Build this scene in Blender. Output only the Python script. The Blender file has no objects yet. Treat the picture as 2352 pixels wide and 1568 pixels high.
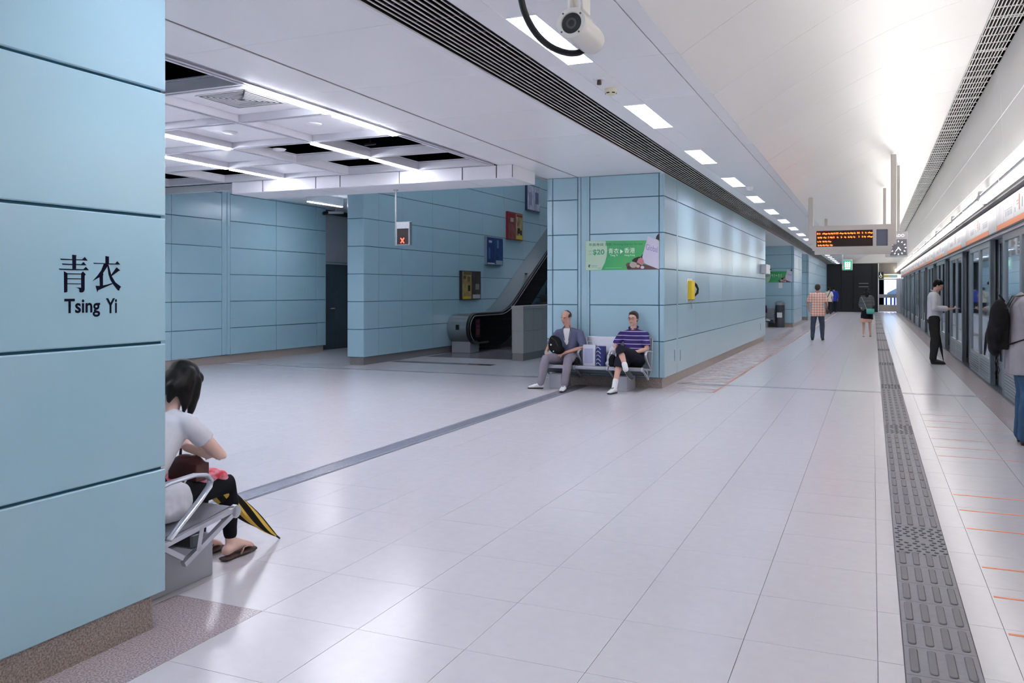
import bpy, bmesh, math, random
from mathutils import Vector, Matrix, Quaternion
R = math.radians
random.seed(7)
scene = bpy.context.scene
COL = scene.collection

# ---------------------------------------------------------------- camera, world, exposure
FPX, YAW, HOR, CAMH = 1915.0, 0.408, 666.0, 1.5
cam_data = bpy.data.cameras.new('camera')
cam = bpy.data.objects.new('camera', cam_data); COL.objects.link(cam)
cam.location = (0, 0, CAMH); cam.rotation_euler = (R(90), 0, YAW)
cam_data.sensor_width = 36; cam_data.lens = FPX / 2352 * 36
cam_data.shift_y = -(784 - HOR) / 2352
cam_data.clip_start = 0.05; cam_data.clip_end = 300
scene.camera = cam
world = bpy.data.worlds.new('world'); scene.world = world; world.use_nodes = True
world.node_tree.nodes['Background'].inputs[0].default_value = (0.8, 0.85, 1, 1)
world.node_tree.nodes['Background'].inputs[1].default_value = 0.0
vs = scene.view_settings
vs.view_transform = 'Standard'; vs.look = 'None'; vs.gamma = 1; vs.use_curve_mapping = False
vs.exposure = 1.8
L_TUBE, L_DOWN, L_PIPE, L_UP = 25.0, 14.0, 3.0, 11.5      # lamp strengths: hall tubes, soffit lights, platform-edge tubes and their uplights
scene.cycles.diffuse_bounces = 5; scene.cycles.glossy_bounces = 3; scene.cycles.max_bounces = 7; scene.cycles.transparent_max_bounces = 6; scene.cycles.use_light_tree = False

def project(X, Y, Z):
    s, c = math.sin(YAW), math.cos(YAW)
    d = -X * s + Y * c; r = X * c + Y * s
    return 1176 + FPX * r / max(d, 1e-3), HOR - FPX * (Z - CAMH) / max(d, 1e-3), d

# ---------------------------------------------------------------- helpers
def lin(c):
    if isinstance(c, str):
        c = c.lstrip('#'); c = [int(c[i:i + 2], 16) / 255 for i in (0, 2, 4)]
        c = [x / 12.92 if x <= .04045 else ((x + .055) / 1.055) ** 2.4 for x in c]
    return (c[0], c[1], c[2], 1)

MATS = {}
def mat(name, col, rough=.5, metal=0., spec=.5, coat=0., coat_rough=.1, noise=None, bump=0., bscale=200., emit=None, estr=0., coords='Object', sub=0.):
    """noise = (scale, colour2, amount[, detail])"""
    if name in MATS: return MATS[name]
    m = bpy.data.materials.new(name); m.use_nodes = True
    nt = m.node_tree; b = nt.nodes['Principled BSDF']
    b.inputs['Base Color'].default_value = lin(col); b.inputs['Roughness'].default_value = rough
    b.inputs['Metallic'].default_value = metal; b.inputs['Specular IOR Level'].default_value = spec
    b.inputs['Coat Weight'].default_value = coat; b.inputs['Coat Roughness'].default_value = coat_rough
    if sub:
        b.inputs['Subsurface Weight'].default_value = sub
        b.inputs['Subsurface Radius'].default_value = (.01, .004, .002)
    if noise or bump:
        tc = nt.nodes.new('ShaderNodeTexCoord')
    if noise:
        n = nt.nodes.new('ShaderNodeTexNoise'); n.inputs['Scale'].default_value = noise[0]
        n.inputs['Detail'].default_value = noise[3] if len(noise) > 3 else 4
        nt.links.new(tc.outputs[coords], n.inputs['Vector'])
        rp = nt.nodes.new('ShaderNodeValToRGB'); rp.color_ramp.elements[0].position = .35; rp.color_ramp.elements[1].position = .65
        c1 = lin(col); c2 = lin(noise[1]); a = noise[2]
        rp.color_ramp.elements[0].color = c1
        rp.color_ramp.elements[1].color = tuple(c1[i] * (1 - a) + c2[i] * a for i in range(3)) + (1,)
        nt.links.new(n.outputs['Fac'], rp.inputs['Fac']); nt.links.new(rp.outputs['Color'], b.inputs['Base Color'])
    if bump:
        n2 = nt.nodes.new('ShaderNodeTexNoise'); n2.inputs['Scale'].default_value = bscale; n2.inputs['Detail'].default_value = 3
        nt.links.new(tc.outputs[coords], n2.inputs['Vector'])
        bp = nt.nodes.new('ShaderNodeBump'); bp.inputs['Strength'].default_value = bump; bp.inputs['Distance'].default_value = .002
        nt.links.new(n2.outputs['Fac'], bp.inputs['Height']); nt.links.new(bp.outputs['Normal'], b.inputs['Normal'])
    if emit is not None:
        b.inputs['Emission Color'].default_value = lin(emit); b.inputs['Emission Strength'].default_value = estr
    MATS[name] = m
    return m

class MB:
    def __init__(s): s.v = []; s.f = []
    def add(s, vs, fs):
        o = len(s.v); s.v += [tuple(x) for x in vs]; s.f += [tuple(i + o for i in f) for f in fs]; return s
    def box(s, x0, x1, y0, y1, z0, z1):
        return s.add([(x0,y0,z0),(x1,y0,z0),(x1,y1,z0),(x0,y1,z0),(x0,y0,z1),(x1,y0,z1),(x1,y1,z1),(x0,y1,z1)],
                     [(0,3,2,1),(4,5,6,7),(0,1,5,4),(1,2,6,5),(2,3,7,6),(3,0,4,7)])
    def cbox(s, x0, x1, y0, y1, z0, z1, c=.006):
        """box with every edge chamfered (24 verts)"""
        P = []
        for X, sx in ((x0, 1), (x1, -1)):
            for Y, sy in ((y0, 1), (y1, -1)):
                for Z, sz in ((z0, 1), (z1, -1)):
                    P += [(X, Y + sy*c, Z + sz*c), (X + sx*c, Y, Z + sz*c), (X + sx*c, Y + sy*c, Z)]
        bm = bmesh.new()
        for p in P: bm.verts.new(p)
        bmesh.ops.convex_hull(bm, input=bm.verts[:])
        bm.verts.ensure_lookup_table(); bm.verts.index_update()
        bmesh.ops.dissolve_limit(bm, angle_limit=.01, verts=bm.verts[:], edges=bm.edges[:])
        bm.verts.index_update()
        s.add([v.co[:] for v in bm.verts], [[v.index for v in f.verts] for f in bm.faces]); bm.free(); return s
    def prism(s, poly, axis, a0, a1):
        """closed polygon in the plane normal to axis, extruded a0..a1; poly in (y,z) for x, (x,z) for y, (x,y) for z"""
        def pt(p, a): return {'x': (a, p[0], p[1]), 'y': (p[0], a, p[1]), 'z': (p[0], p[1], a)}[axis]
        n = len(poly)
        return s.add([pt(p, a0) for p in poly] + [pt(p, a1) for p in poly],
              [tuple(range(n))[::-1], tuple(range(n, 2*n))] + [(i, (i+1) % n, n + (i+1) % n, n + i) for i in range(n)])
    def strip(s, prof, axis, a0, a1, t):
        """open profile extruded along axis with thickness t (offset to the left normal)"""
        n = len(prof); off = []
        for i in range(n):
            p0 = Vector(prof[max(i-1, 0)]); p1 = Vector(prof[min(i+1, n-1)]); d = (p1 - p0).normalized()
            off.append((prof[i][0] - d.y * t, prof[i][1] + d.x * t))
        return s.prism(list(prof) + off[::-1], axis, a0, a1) if False else s._strip(prof, off, axis, a0, a1)
    def _strip(s, a, b, axis, a0, a1):
        def pt(p, q): return {'x': (q, p[0], p[1]), 'y': (p[0], q, p[1]), 'z': (p[0], p[1], q)}[axis]
        n = len(a); vs = [pt(p, a0) for p in a] + [pt(p, a1) for p in a] + [pt(p, a0) for p in b] + [pt(p, a1) for p in b]
        fs = []
        for i in range(n - 1):
            fs += [(i, i+1, n+i+1, n+i), (2*n+i, 3*n+i, 3*n+i+1, 2*n+i+1), (i, 2*n+i, 2*n+i+1, i+1), (n+i, n+i+1, 3*n+i+1, 3*n+i)]
        fs += [(0, n, 3*n, 2*n), (n-1, 3*n-1, 4*n-1, 2*n-1)]
        return s.add(vs, fs)
    def tube(s, pts, rad, seg=10, ref=None, cap=True, round_cap=True):
        """swept tube; rad = number / list of numbers or (ra, rb): ra along the side axis, rb along the other"""
        pts = [Vector(p) for p in pts]; n = len(pts)
        if not isinstance(rad, (list, tuple)): rad = [rad] * n
        rad = [r if isinstance(r, (tuple, list)) else (r, r) for r in rad]
        T = [(pts[min(i+1, n-1)] - pts[max(i-1, 0)]).normalized() for i in range(n)]
        ref = Vector(ref) if ref is not None else (Vector((1, 0, 0)) if abs(T[0].x) < .8 else Vector((0, 0, 1)))
        rings = []
        u = (ref - T[0] * ref.dot(T[0])).normalized()
        def ring(c, u, t, ra, rb):
            w = t.cross(u); return [c + u * (ra * math.cos(2*math.pi*k/seg)) + w * (rb * math.sin(2*math.pi*k/seg)) for k in range(seg)]
        if cap and round_cap:
            ra, rb = rad[0]; m = min(ra, rb)
            for a in (80, 50, 25):
                rings.append(ring(pts[0] - T[0] * m * math.sin(R(a)), u, T[0], ra * math.cos(R(a)), rb * math.cos(R(a))))
        for i in range(n):
            u = (u - T[i] * u.dot(T[i])); u = u.normalized() if u.length > 1e-6 else T[i].orthogonal().normalized()
            rings.append(ring(pts[i], u, T[i], *rad[i]))
        if cap and round_cap:
            ra, rb = rad[-1]; m = min(ra, rb)
            for a in (25, 50, 80):
                rings.append(ring(pts[-1] + T[-1] * m * math.sin(R(a)), u, T[-1], ra * math.cos(R(a)), rb * math.cos(R(a))))
        vs = [p for r in rings for p in r]; fs = []
        for i in range(len(rings) - 1):
            for k in range(seg):
                a = i*seg + k; b = i*seg + (k+1) % seg
                fs.append((a, b, b + seg, a + seg))
        if cap: fs += [tuple(range(seg))[::-1], tuple(range((len(rings)-1)*seg, len(rings)*seg))]
        return s.add(vs, fs)
    def ell(s, c, r, rot=None, su=14, sv=9):
        c = Vector(c); vs = []; fs = []
        for j in range(sv + 1):
            th = math.pi * (j + .0) / sv; th = min(max(th, .03), math.pi - .03)
            for i in range(su):
                ph = 2 * math.pi * i / su
                p = Vector((r[0]*math.sin(th)*math.cos(ph), r[1]*math.sin(th)*math.sin(ph), r[2]*math.cos(th)))
                if rot is not None: p = rot @ p
                vs.append(c + p)
        for j in range(sv):
            for i in range(su):
                a = j*su + i; b = j*su + (i+1) % su
                fs.append((a, a + su, b + su, b))
        fs += [tuple(range(su)), tuple(range(sv*su, (sv+1)*su))[::-1]]
        return s.add(vs, fs)
    def lathe(s, prof, c=(0, 0, 0), axis='z', seg=24):
        vs = []; fs = []; n = len(prof)
        for i in range(seg):
            a = 2*math.pi*i/seg
            for r, h in prof:
                p = (r*math.cos(a), r*math.sin(a), h)
                p = {'z': p, 'y': (p[0], p[2], p[1]), 'x': (p[2], p[0], p[1])}[axis]
                vs.append((p[0]+c[0], p[1]+c[1], p[2]+c[2]))
        for i in range(seg):
            for k in range(n - 1):
                a = i*n + k; b = ((i+1) % seg)*n + k
                fs.append((a, b, b+1, a+1))
        return s.add(vs, fs)
    def xf(s, M):
        s.v = [tuple(M @ Vector(p)) for p in s.v]; return s
    def mesh(s, name, m, smooth=False):
        me = bpy.data.meshes.new(name); me.from_pydata(s.v, [], s.f); me.validate()
        bm = bmesh.new(); bm.from_mesh(me); bmesh.ops.recalc_face_normals(bm, faces=bm.faces[:]); bm.to_mesh(me); bm.free()
        if m is not None: me.materials.append(m)
        if smooth: me.polygons.foreach_set('use_smooth', [True] * len(me.polygons)); smooth_angle(me, smooth)
        me.update(); return me
    def build(s, name, m, parent=None, smooth=False, loc=None, rot=None):
        return obj(name, s.mesh(name, m, smooth), parent, loc, rot)

def smooth_angle(me, ang):
    if ang is True: return
    bm = bmesh.new(); bm.from_mesh(me)
    for e in bm.edges:
        if len(e.link_faces) == 2 and e.calc_face_angle(0) > R(ang): e.smooth = False
    bm.to_mesh(me); bm.free()

def obj(name, me, parent=None, loc=None, rot=None):
    o = bpy.data.objects.new(name, me); COL.objects.link(o)
    if parent is not None: o.parent = parent
    if loc is not None: o.location = loc
    if rot is not None: o.rotation_euler = rot
    return o
def tag(o, label, cat=None, group=None, kind=None):
    o['label'] = label
    if cat: o['category'] = cat
    if group: o['group'] = group
    if kind: o['kind'] = kind
    return o
def thing(name, label, cat, loc=(0, 0, 0), rz=0., group=None, kind=None):
    return tag(obj(name, None, None, loc, (0, 0, rz)), label, cat, group, kind)
def struct(o, label, cat='structure'):
    return tag(o, label, cat, kind='structure')
def copy_tree(o, parent=None):
    c = o.copy(); COL.objects.link(c)
    if parent is not None: c.parent = parent
    for ch in o.children: copy_tree(ch, c)
    return c

PCACHE = {}
def panel(parent, face, plane, u0, u1, z0, z1, m, t=.02, c=.005, name='panel'):
    """chamfered cladding panel whose front lies in the plane; face gives its normal"""
    w, h = round(u1 - u0, 4), round(z1 - z0, 4)
    key = (w, h, t, c, m.name)
    if key not in PCACHE:
        mb = MB()
        a, b, d, e = (0, 0), (w, 0), (w, h), (0, h)
        vs = [(c, 0, c), (w-c, 0, c), (w-c, 0, h-c), (c, 0, h-c), (0, c, 0), (w, c, 0), (w, c, h), (0, c, h),
              (0, t, 0), (w, t, 0), (w, t, h), (0, t, h)]
        fs = [(0,1,2,3), (8,11,10,9)]
        for k in range(4):
            n = (k+1) % 4; fs += [(4+k, 4+n, n, k), (8+k, 8+n, 4+n, 4+k)]
        PCACHE[key] = mb.add(vs, fs).mesh(name, m)
    me = PCACHE[key]
    if face == '-y': loc, rz = (u0, plane, z0), 0
    elif face == '+x': loc, rz = (plane, u0, z0), R(90)
    elif face == '+y': loc, rz = (u1, plane, z0), R(180)
    else: loc, rz = (plane, u1, z0), R(-90)
    return obj(name, me, parent, loc, (0, 0, rz))
def clad(parent, face, plane, us, zs, m, gap=.012, **k):
    for i in range(len(us) - 1):
        for j in range(len(zs) - 1):
            panel(parent, face, plane, us[i] + gap/2, us[i+1] - gap/2, zs[j] + gap/2, zs[j+1] - gap/2, m, **k)

def text_mesh(body, size, name='lettering', m=None, sx=1., bold=0., extrude=.0008, align='LEFT', space=1.):
    cu = bpy.data.curves.new(name, 'FONT'); cu.body = body; cu.size = size; cu.align_x = align
    cu.extrude = extrude; cu.offset = bold; cu.space_character = space; cu.resolution_u = 4
    o = bpy.data.objects.new(name, cu); COL.objects.link(o)
    bpy.context.view_layer.update()
    dg = bpy.context.evaluated_depsgraph_get()
    me = bpy.data.meshes.new_from_object(o.evaluated_get(dg)); me.name = name
    me.transform(Matrix.Diagonal((sx, 1, 1, 1)))
    me.materials.clear()
    if m is not None: me.materials.append(m)
    bpy.data.objects.remove(o); bpy.data.curves.remove(cu)
    return me
def text(body, size, m, parent, loc, rot, name='lettering', **k):
    return obj(name, text_mesh(body, size, name, m, **k), parent, loc, rot)

ZB, PITCH, ZC = .158, .555, 3.29
ROWS = [ZB + PITCH*i for i in range(6)] + [ZC]
XF = -2.9

# ---------------------------------------------------------------- materials
M_BLUE = mat('blue_enamel', '#a7c7d4', .30, spec=.45, coat=.35, coat_rough=.22, noise=(1.3, '#9cc5d3', .6, 3))
M_BLUE_J = mat('joint_teal', '#1d5f78', .6)
M_PLINTH = mat('granite_plinth', '#85776f', .35, noise=(130, '#c9bdb4', .9, 8))
M_GRANITE = mat('granite_floor', '#c3b6b8', .22, spec=.5, noise=(130, '#7d7076', .9, 8))
M_TILE = mat('floor_tile', '#ccc9ce', .22, spec=.5, noise=(14, '#c8c5cb', .8, 8))
M_GROUT = mat('grout', '#8e8c93', .7)
M_WHITE = mat('white_panel', '#e2e2e6', .35, spec=.45)
M_VAULT = mat('vault_panel', '#e9e8e6', .35, spec=.5, coat=.2, coat_rough=.25)
M_CEIL = mat('ceiling_panel', '#ececf0', .5)
M_DARK = mat('void_black', '#07090c', 1., spec=0.)
M_SHADOWGAP = mat('gap_grey', '#77777c', .7)
M_BLACK = mat('black_plastic', '#121214', .45)
M_STEEL = mat('brushed_steel', '#aeb2b6', .28, metal=.9, noise=(30, '#9a9ea3', .5))
M_ALU = mat('cast_aluminium', '#c6c9d0', .3, metal=.75)
M_DKSTEEL = mat('dark_steel', '#5b6166', .3, metal=.8)
M_GREYP = mat('grey_paint', '#a9abb4', .4)
M_PSD = mat('screen_door_grey', '#8d959d', .35, metal=.55)
M_PSDD = mat('screen_door_dark', '#23282d', .4)
M_ORANGE = mat('orange_band', '#f0915f', .4)
M_TACT = mat('tactile_grey', '#8f8d93', .5, noise=(40, '#858389', .6))
M_TACT2 = mat('tactile_bar', '#716f75', .45)
M_LAMP = mat('tube_light', '#ffffff', .5, emit='#f3f4ff', estr=L_TUBE)
M_DLAMP = mat('downlight_lens', '#ffffff', .5, emit='#f2f3ff', estr=L_DOWN)
M_PLAMP = mat('edge_tube_light', '#ffffff', .5, emit='#fffaf4', estr=L_PIPE)
M_VLAMP = mat('added_void_lens', '#ffffff', .5, emit='#f3f4ff', estr=9.0)
M_ULAMP = mat('uplight_tube', '#ffffff', .5, emit='#fff9f2', estr=L_UP)
M_NAVY = mat('navy_ink', '#050822', .7, spec=.15)
M_STONE = mat('parapet_stone', '#a8a6a2', .5, noise=(80, '#8e8c8a', .7))

def glass_mat():
    m = bpy.data.materials.new('pane_glass'); m.use_nodes = True; nt = m.node_tree
    for n in list(nt.nodes): nt.nodes.remove(n)
    out = nt.nodes.new('ShaderNodeOutputMaterial'); mix = nt.nodes.new('ShaderNodeMixShader')
    tr = nt.nodes.new('ShaderNodeBsdfTransparent'); tr.inputs[0].default_value = (.42, .5, .55, 1)
    gl = nt.nodes.new('ShaderNodeBsdfGlossy'); gl.inputs['Color'].default_value = (.8, .9, .97, 1); gl.inputs['Roughness'].default_value = .03
    lw = nt.nodes.new('ShaderNodeLayerWeight'); lw.inputs[0].default_value = .45
    nt.links.new(lw.outputs['Facing'], mix.inputs[0])
    nt.links.new(tr.outputs[0], mix.inputs[1]); nt.links.new(gl.outputs[0], mix.inputs[2])
    nt.links.new(mix.outputs[0], out.inputs[0]); return m
M_GLASS = glass_mat()
# ================================================================ FLOOR
YS, YE = -9.0, 62.0
XL = -14.0
floor = struct(MB().box(XL, 1.92, YS, 66, -.25, -.004).build('floor', M_GROUT), 'pale polished terrazzo tile floor of the station platform and hall')
TX0, TP, TY0, TQ = .02, .5275, 3.115, .5685
strip_x = (-4.30, -4.09)
cells = []
def add_cells(xs, j0, j1, ylim=(YS, 61.9)):
    for j in range(j0, j1):
        y0, y1 = TY0 + TQ*j, TY0 + TQ*(j+1)
        for x0, x1 in xs:
            cells.append((x0, x1, y0, y1))
jmin, jmax = int((YS - TY0)/TQ), int((61.8 - TY0)/TQ)
mid = [(TX0 + TP*(i-1), TX0 + TP*i) for i in range(-6, 1)]           # -3.67 .. .02
plat = [(strip_x[1] + .004, TX0 - 7*TP)] + mid + [(TX0, .118), (.396, .535), (.535, 1.06), (1.06, 1.36)]
hall = []
x = strip_x[0] - .004
while x > -13: hall.append((max(x - TP, -13.2), x)); x -= TP
add_cells(plat + hall, jmin, jmax)
GAP = .0024
def solid(x0, x1, y0, y1):
    """under the pillars there is no paving to see"""
    xc, yc = (x0+x1)/2, (y0+y1)/2
    if -4.8 < xc < XF - .03 and (yc < 2.65 or 12.6 < yc < 25.5 or 35.6 < yc < 38.9 or yc > 43.5): return True
    if xc < -9.4 and yc > 19: return True
    return False
cells = [c for c in cells if not solid(*c)]
def cellkey(c):
    xc, yc = (c[0]+c[1])/2, (c[2]+c[3])/2
    px, py, d = project(xc, yc, 0)
    vis = d > .5 and -60 < px < 2412 and py < 1640
    if xc < XF and yc < 3.1 and xc < -3.0: vis = False
    return (0 if vis else 1, d if vis else abs(d) + 100)
def is_granite(c): return XF - .02 < (c[0]+c[1])/2 < TX0 - 5*TP and (c[2]+c[3])/2 < TY0
cells.sort(key=cellkey)
TC = {}
for c in cells[:300]:
    w, h = c[1]-c[0], c[3]-c[2]; m = M_GRANITE if is_granite(c) else M_TILE
    k = (round(w, 4), round(h, 4), m.name)
    if k not in TC:
        g = GAP/2; b = .0003
        TC[k] = MB().add([(g,g,-.004),(w-g,g,-.004),(w-g,h-g,-.004),(g,h-g,-.004),(g,g,-b),(w-g,g,-b),(w-g,h-g,-b),(g,h-g,-b),
            (g+b,g+b,0),(w-g-b,g+b,0),(w-g-b,h-g-b,0),(g+b,h-g-b,0)],
            [(8,9,10,11)] + [(q+i, q+(i+1)%4, q+4+(i+1)%4, q+4+i) for q in (0, 4) for i in range(4)]).mesh('tile', m)
    obj('tile', TC[k], floor, (c[0], c[2], 0))
mb = MB(); mbg = MB()
for c in cells[300:]:
    g = GAP/2; t = mbg if is_granite(c) else mb
    x0, x1, y0, y1 = c[0]+g, c[1]-g, c[2]+g, c[3]-g
    t.add([(x0,y0,-.004),(x1,y0,-.004),(x1,y1,-.004),(x0,y1,-.004),(x0,y0,0),(x1,y0,0),(x1,y1,0),(x0,y1,0)],
        [(4,5,6,7),(0,1,5,4),(1,2,6,5),(2,3,7,6),(3,0,4,7)])
o = mb.build('distant_tiles', M_TILE, floor); o['kind'] = 'stuff'
if mbg.f: o = mbg.build('granite_tiles', M_GRANITE, floor); o['kind'] = 'stuff'
# granite border slabs: along the screen doors and in front of the escalator
y = YS
while y < 61.5:
    MB().box(1.363, 1.915, y + .002, y + 1.198, -.004, .0005).build('granite_slab', M_GRANITE, floor); y += 1.2
M_GRDK = mat('granite_dark', '#77747c', .15, noise=(90, '#5e5c66', .8, 5))
MB().box(-9.25, -6.95, 15.0, 15.3, -.003, .001).build('granite_band', M_GRDK, floor)
MB().box(-9.25, -6.95, 16.5, 19.8, -.003, .001).build('landing_plate', mat('landing_grey', '#83818a', .2, noise=(60, '#6b6973', .7)), floor)
# metal expansion joints
M_EXP = mat('expansion_metal', '#8e8f9f', .25, metal=.3, noise=(20, '#9d9fae', .6))
M_EXPL = mat('expansion_edge', '#d6d7e0', .2, metal=.7)
e = MB().box(strip_x[0], strip_x[1], YS, 12.5, -.004, .0015).build('expansion_cover', M_EXP, floor)
for xx in (strip_x[0], strip_x[1] - .035):
    MB().box(xx, xx + .012, YS, 12.5, 0, .004).build('cover_edge', M_EXPL, e)
    MB().box(xx + .022, xx + .03, YS, 12.5, 0, .003).build('cover_edge', M_SHADOWGAP, e)
e = MB().box(XF + .02, 1.7, 13.32, 13.45, -.004, .001).build('expansion_cover', mat('expansion_pale', '#bfc0c8', .2, metal=.2), floor)
for yy in (13.32, 13.435): MB().box(XF + .02, 1.7, yy, yy + .014, 0, .003).build('cover_edge', M_EXPL, e)
e = MB().box(-12.2, -4.85, 13.32, 13.45, -.004, .001).build('expansion_cover', mat('expansion_dull', '#8d8d98', .3, metal=.2), floor)

# tactile guide path
tact = tag(MB().box(.121, .392, YS, 61, -.003, .0035).build('tactile_path', M_TACT),
    'grey tactile guiding strip with raised bars and dots along the platform', 'tactile paving')
TPY = .283
bar_me = None
g = MB(); ww, ll, hh = .0165, .118, .0055
for z, k in ((0, 1.), (hh*.6, .98), (hh, .8)):
    pass
prof = []
n = 6
def stadium(w, l):
    P = []
    for q in range(n + 1): a = math.pi * q / n; P.append((w*math.cos(a), l - w + w*math.sin(a)))
    for q in range(n + 1): a = math.pi + math.pi * q / n; P.append((w*math.cos(a), -(l - w) + w*math.sin(a)))
    return P
A_, B_ = stadium(ww, ll), stadium(ww*.78, ll*.96)
N_ = len(A_)
bar_me = MB().add([(p[0], p[1], 0) for p in A_] + [(p[0], p[1], hh*.5) for p in A_] + [(p[0], p[1], hh) for p in B_],
    [tuple(range(2*N_, 3*N_))] + [(q+i, q+(i+1) % N_, q+N_+(i+1) % N_, q+N_+i) for q in (0, N_) for i in range(N_)]).mesh('bar', M_TACT2)
dot_me = MB().lathe([(.0001, .005), (.008, .005), (.0115, .003), (.0125, 0)], seg=10).mesh('dot', M_DKSTEEL)
seam_me = MB().box(.122, .391, -.0015, .0015, .0036, .0037).mesh('seam', mat('tactile_seam', '#55545a', .7))
far_bars, far_dots = MB(), MB()
nb = nd = 0
DOTC = [5.545 + 4.33*k for k in range(-3, 14)]
y = 3.0
yy = 1.9
while yy < 60:
    near = [c for c in DOTC if abs(yy + TPY/2 - c) < .31]
    if near:
        c = near[0]
        for a in range(12):
            for b in range(6):
                if (a in (5, 6)) and (b in (1, 3)): continue
                X = .121 + .0225 + b*.0452 + (.011 if a % 2 else -.004); Y = c - .31 + .026 + a*.0505
                if nd < 300 and Y > 3: obj('dot', dot_me, tact, (X, Y, .0035)); nd += 1
                else: far_dots.lathe([(.0001, .005), (.0115, .003), (.0125, 0)], c=(X, Y, .0035), seg=6)
        yy = c + .31
        continue
    for b in range(4):
        X = .121 + .0339 + b*.0678
        if nb < 300: obj('bar', bar_me, tact, (X, yy + TPY/2, .0035)); nb += 1
        else: far_bars.box(X - ww, X + ww, yy + TPY/2 - ll, yy + TPY/2 + ll, .0035, .009)
    obj('seam', seam_me, tact, (0, yy, 0))
    yy += TPY
o = far_bars.build('distant_bars', M_TACT2, tact); o['kind'] = 'stuff'
o = far_dots.build('distant_dots', M_DKSTEEL, tact); o['kind'] = 'stuff'

# orange queue lines in front of the screen doors
for i, yv in enumerate([3.72, 4.197, 4.681, 5.158, 5.96, 6.438, 6.909, 8.478, 8.944, 9.438, 10.222, 10.695, 11.221]):
    wd = .011
    o = MB().box(.545, 1.33, yv - wd, yv + wd, 0, .0012).build('queue_line', mat('orange_line' if yv < 7.5 else 'worn_orange_line', '#ef8d62' if yv < 7.5 else '#c88d80', .4))
    tag(o, 'thin orange queue line painted across the pale floor beside the screen doors' if yv < 7.5 else 'faded reddish queue line worn into the floor by the screen doors', 'floor line',
        'bright orange queue lines' if yv < 7.5 else 'faded queue lines')
# worn orange hatching along the blue wall
hat = MB(); ya, yb = 12.6, 58.0
hat.box(-2.16, -2.11, 12.35, yb, 0, .001)
y = 12.7; k = 0
while y < 44:
    a, b = (y, y + .42) if k % 2 else (y + .42, y)
    hat.add([(-2.86, a - .022, .001), (-2.86, a + .022, .001), (-2.14, b + .022, .001), (-2.14, b - .022, .001)], [(0, 1, 2, 3)])
    y += .27; k += 1
y = 12.38
while y < 44:
    hat.box(-2.86, -2.14, y - .016, y + .016, .0, .0008); y += .36
def worn(name, c1, c2, lo, hi):
    m = mat(name, c1, .3, noise=(3.5, c2, 1., 6)); return m
o = hat.build('hatched_marking', worn('worn_hatching', '#c27c64', '#cdb0a8', .3, .7), None)
tag(o, 'worn pale orange hatched floor marking along the foot of the long blue wall', 'floor marking')

# ================================================================ BLUE WALLS
def pillar(name, label, x0, x1, y0, y1, us_x, us_y, face_y='-y', zt=ZC, plinth=True, both=True):
    """clad block: front faces +X at x1, end face(s) along Y"""
    core = MB().box(x0 + .018, x1 - .018, y0 + .018, y1 - .018, ZB, zt).build(name, M_BLUE_J)
    struct(core, label, 'pillar')
    rows = [z for z in ROWS if z < zt - .05] + [zt]
    clad(core, '+x', x1, us_y, rows, M_BLUE)
    if us_x:
        if both or face_y == '-y': clad(core, '-y', y0, us_x, rows, M_BLUE)
        if both or face_y == '+y': clad(core, '+y', y1, us_x, rows, M_BLUE)
    b = MB().box(x0 + .05, x1 - .045, y0 + .04, y1 - .04, 0, ZB + .01).build('plinth', M_PLINTH, core)
    return core
def rng(a, b, step):
    n = max(1, round((b - a)/step)); return [a + (b - a)*i/n for i in range(n + 1)]
# A : near pillar carrying the station name
pa = pillar('wall_near_pillar', 'near pale blue enamel panel pillar bearing the station name', -4.81, -2.885, -8.8, 2.80,
    [-4.81, -3.9, -2.97, -2.885], [-8.8, -5.0, -1.9, 1.05, 2.80])
# B : long block with bench and poster
ub = [12.55, 13.42, 13.50] + [13.50 + 1.438*i for i in range(1, 8)] + [25.57]
pb = MB().box(-4.79, XF - .018, 12.568, 25.55, ZB, ZC).build('wall_middle_pillar', M_BLUE_J)
struct(pb, 'long pale blue panelled wall block behind the two seated men', 'pillar')
clad(pb, '+x', XF, [12.55, 13.42], ROWS, M_BLUE)
panel(pb, '+x', XF, 13.425, 13.505, ZB + .003, ZC, M_BLUE, name='cover_strip')
for i in range(len(ub) - 3):
    g0 = .008 if i == 0 else .0015
    for j in range(6):
        panel(pb, '+x', XF, ub[2+i] + g0, ub[3+i] - .0015, ROWS[j] + .006, ROWS[j+1] - .006, M_BLUE, c=.002)
clad(pb, '-y', 12.55, [-4.81, -4.715, -4.29], ROWS, M_BLUE)
clad(pb, '-y', 12.55, [-4.09, -2.985, XF - .001], ROWS, M_BLUE)
for x0, x1, pl in ((-4.285, -4.24, 12.55), (-4.24, -4.135, 12.566), (-4.135, -4.095, 12.55)):
    panel(pb, '-y', pl, x0 + .002, x1 - .002, ZB + .003, ZC, M_BLUE, name='cover_strip', c=.003)
clad(pb, '-x', -4.81, [12.55, 16.7, 21.0, 25.57], ROWS, M_BLUE)
yv = 12.59
while yv < 25.5:
    MB().box(-4.76, XF - .045, yv, min(yv + 1.83, 25.53), 0, ZB + .008).build('plinth_stone', M_PLINTH, pb); yv += 1.834
# C, D : pillars further down the platform
pc = pillar('wall_far_pillar', 'pale teal panelled pillar with a green poster further along the platform', -4.81, XF, 35.40, 39.4,
    [-4.81, -4.29, -4.09, -2.985, XF - .001], [35.40, 36.3, 37.8, 39.4])
pd = pillar('wall_end_block', 'most distant pale blue panelled block reaching the dark end wall', -4.81, XF, 43.9, YE,
    [-4.81, -4.29, -4.09, -2.985, XF - .001], [43.9, 44.8] + rng(44.8, YE, 1.44)[1:])
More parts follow.
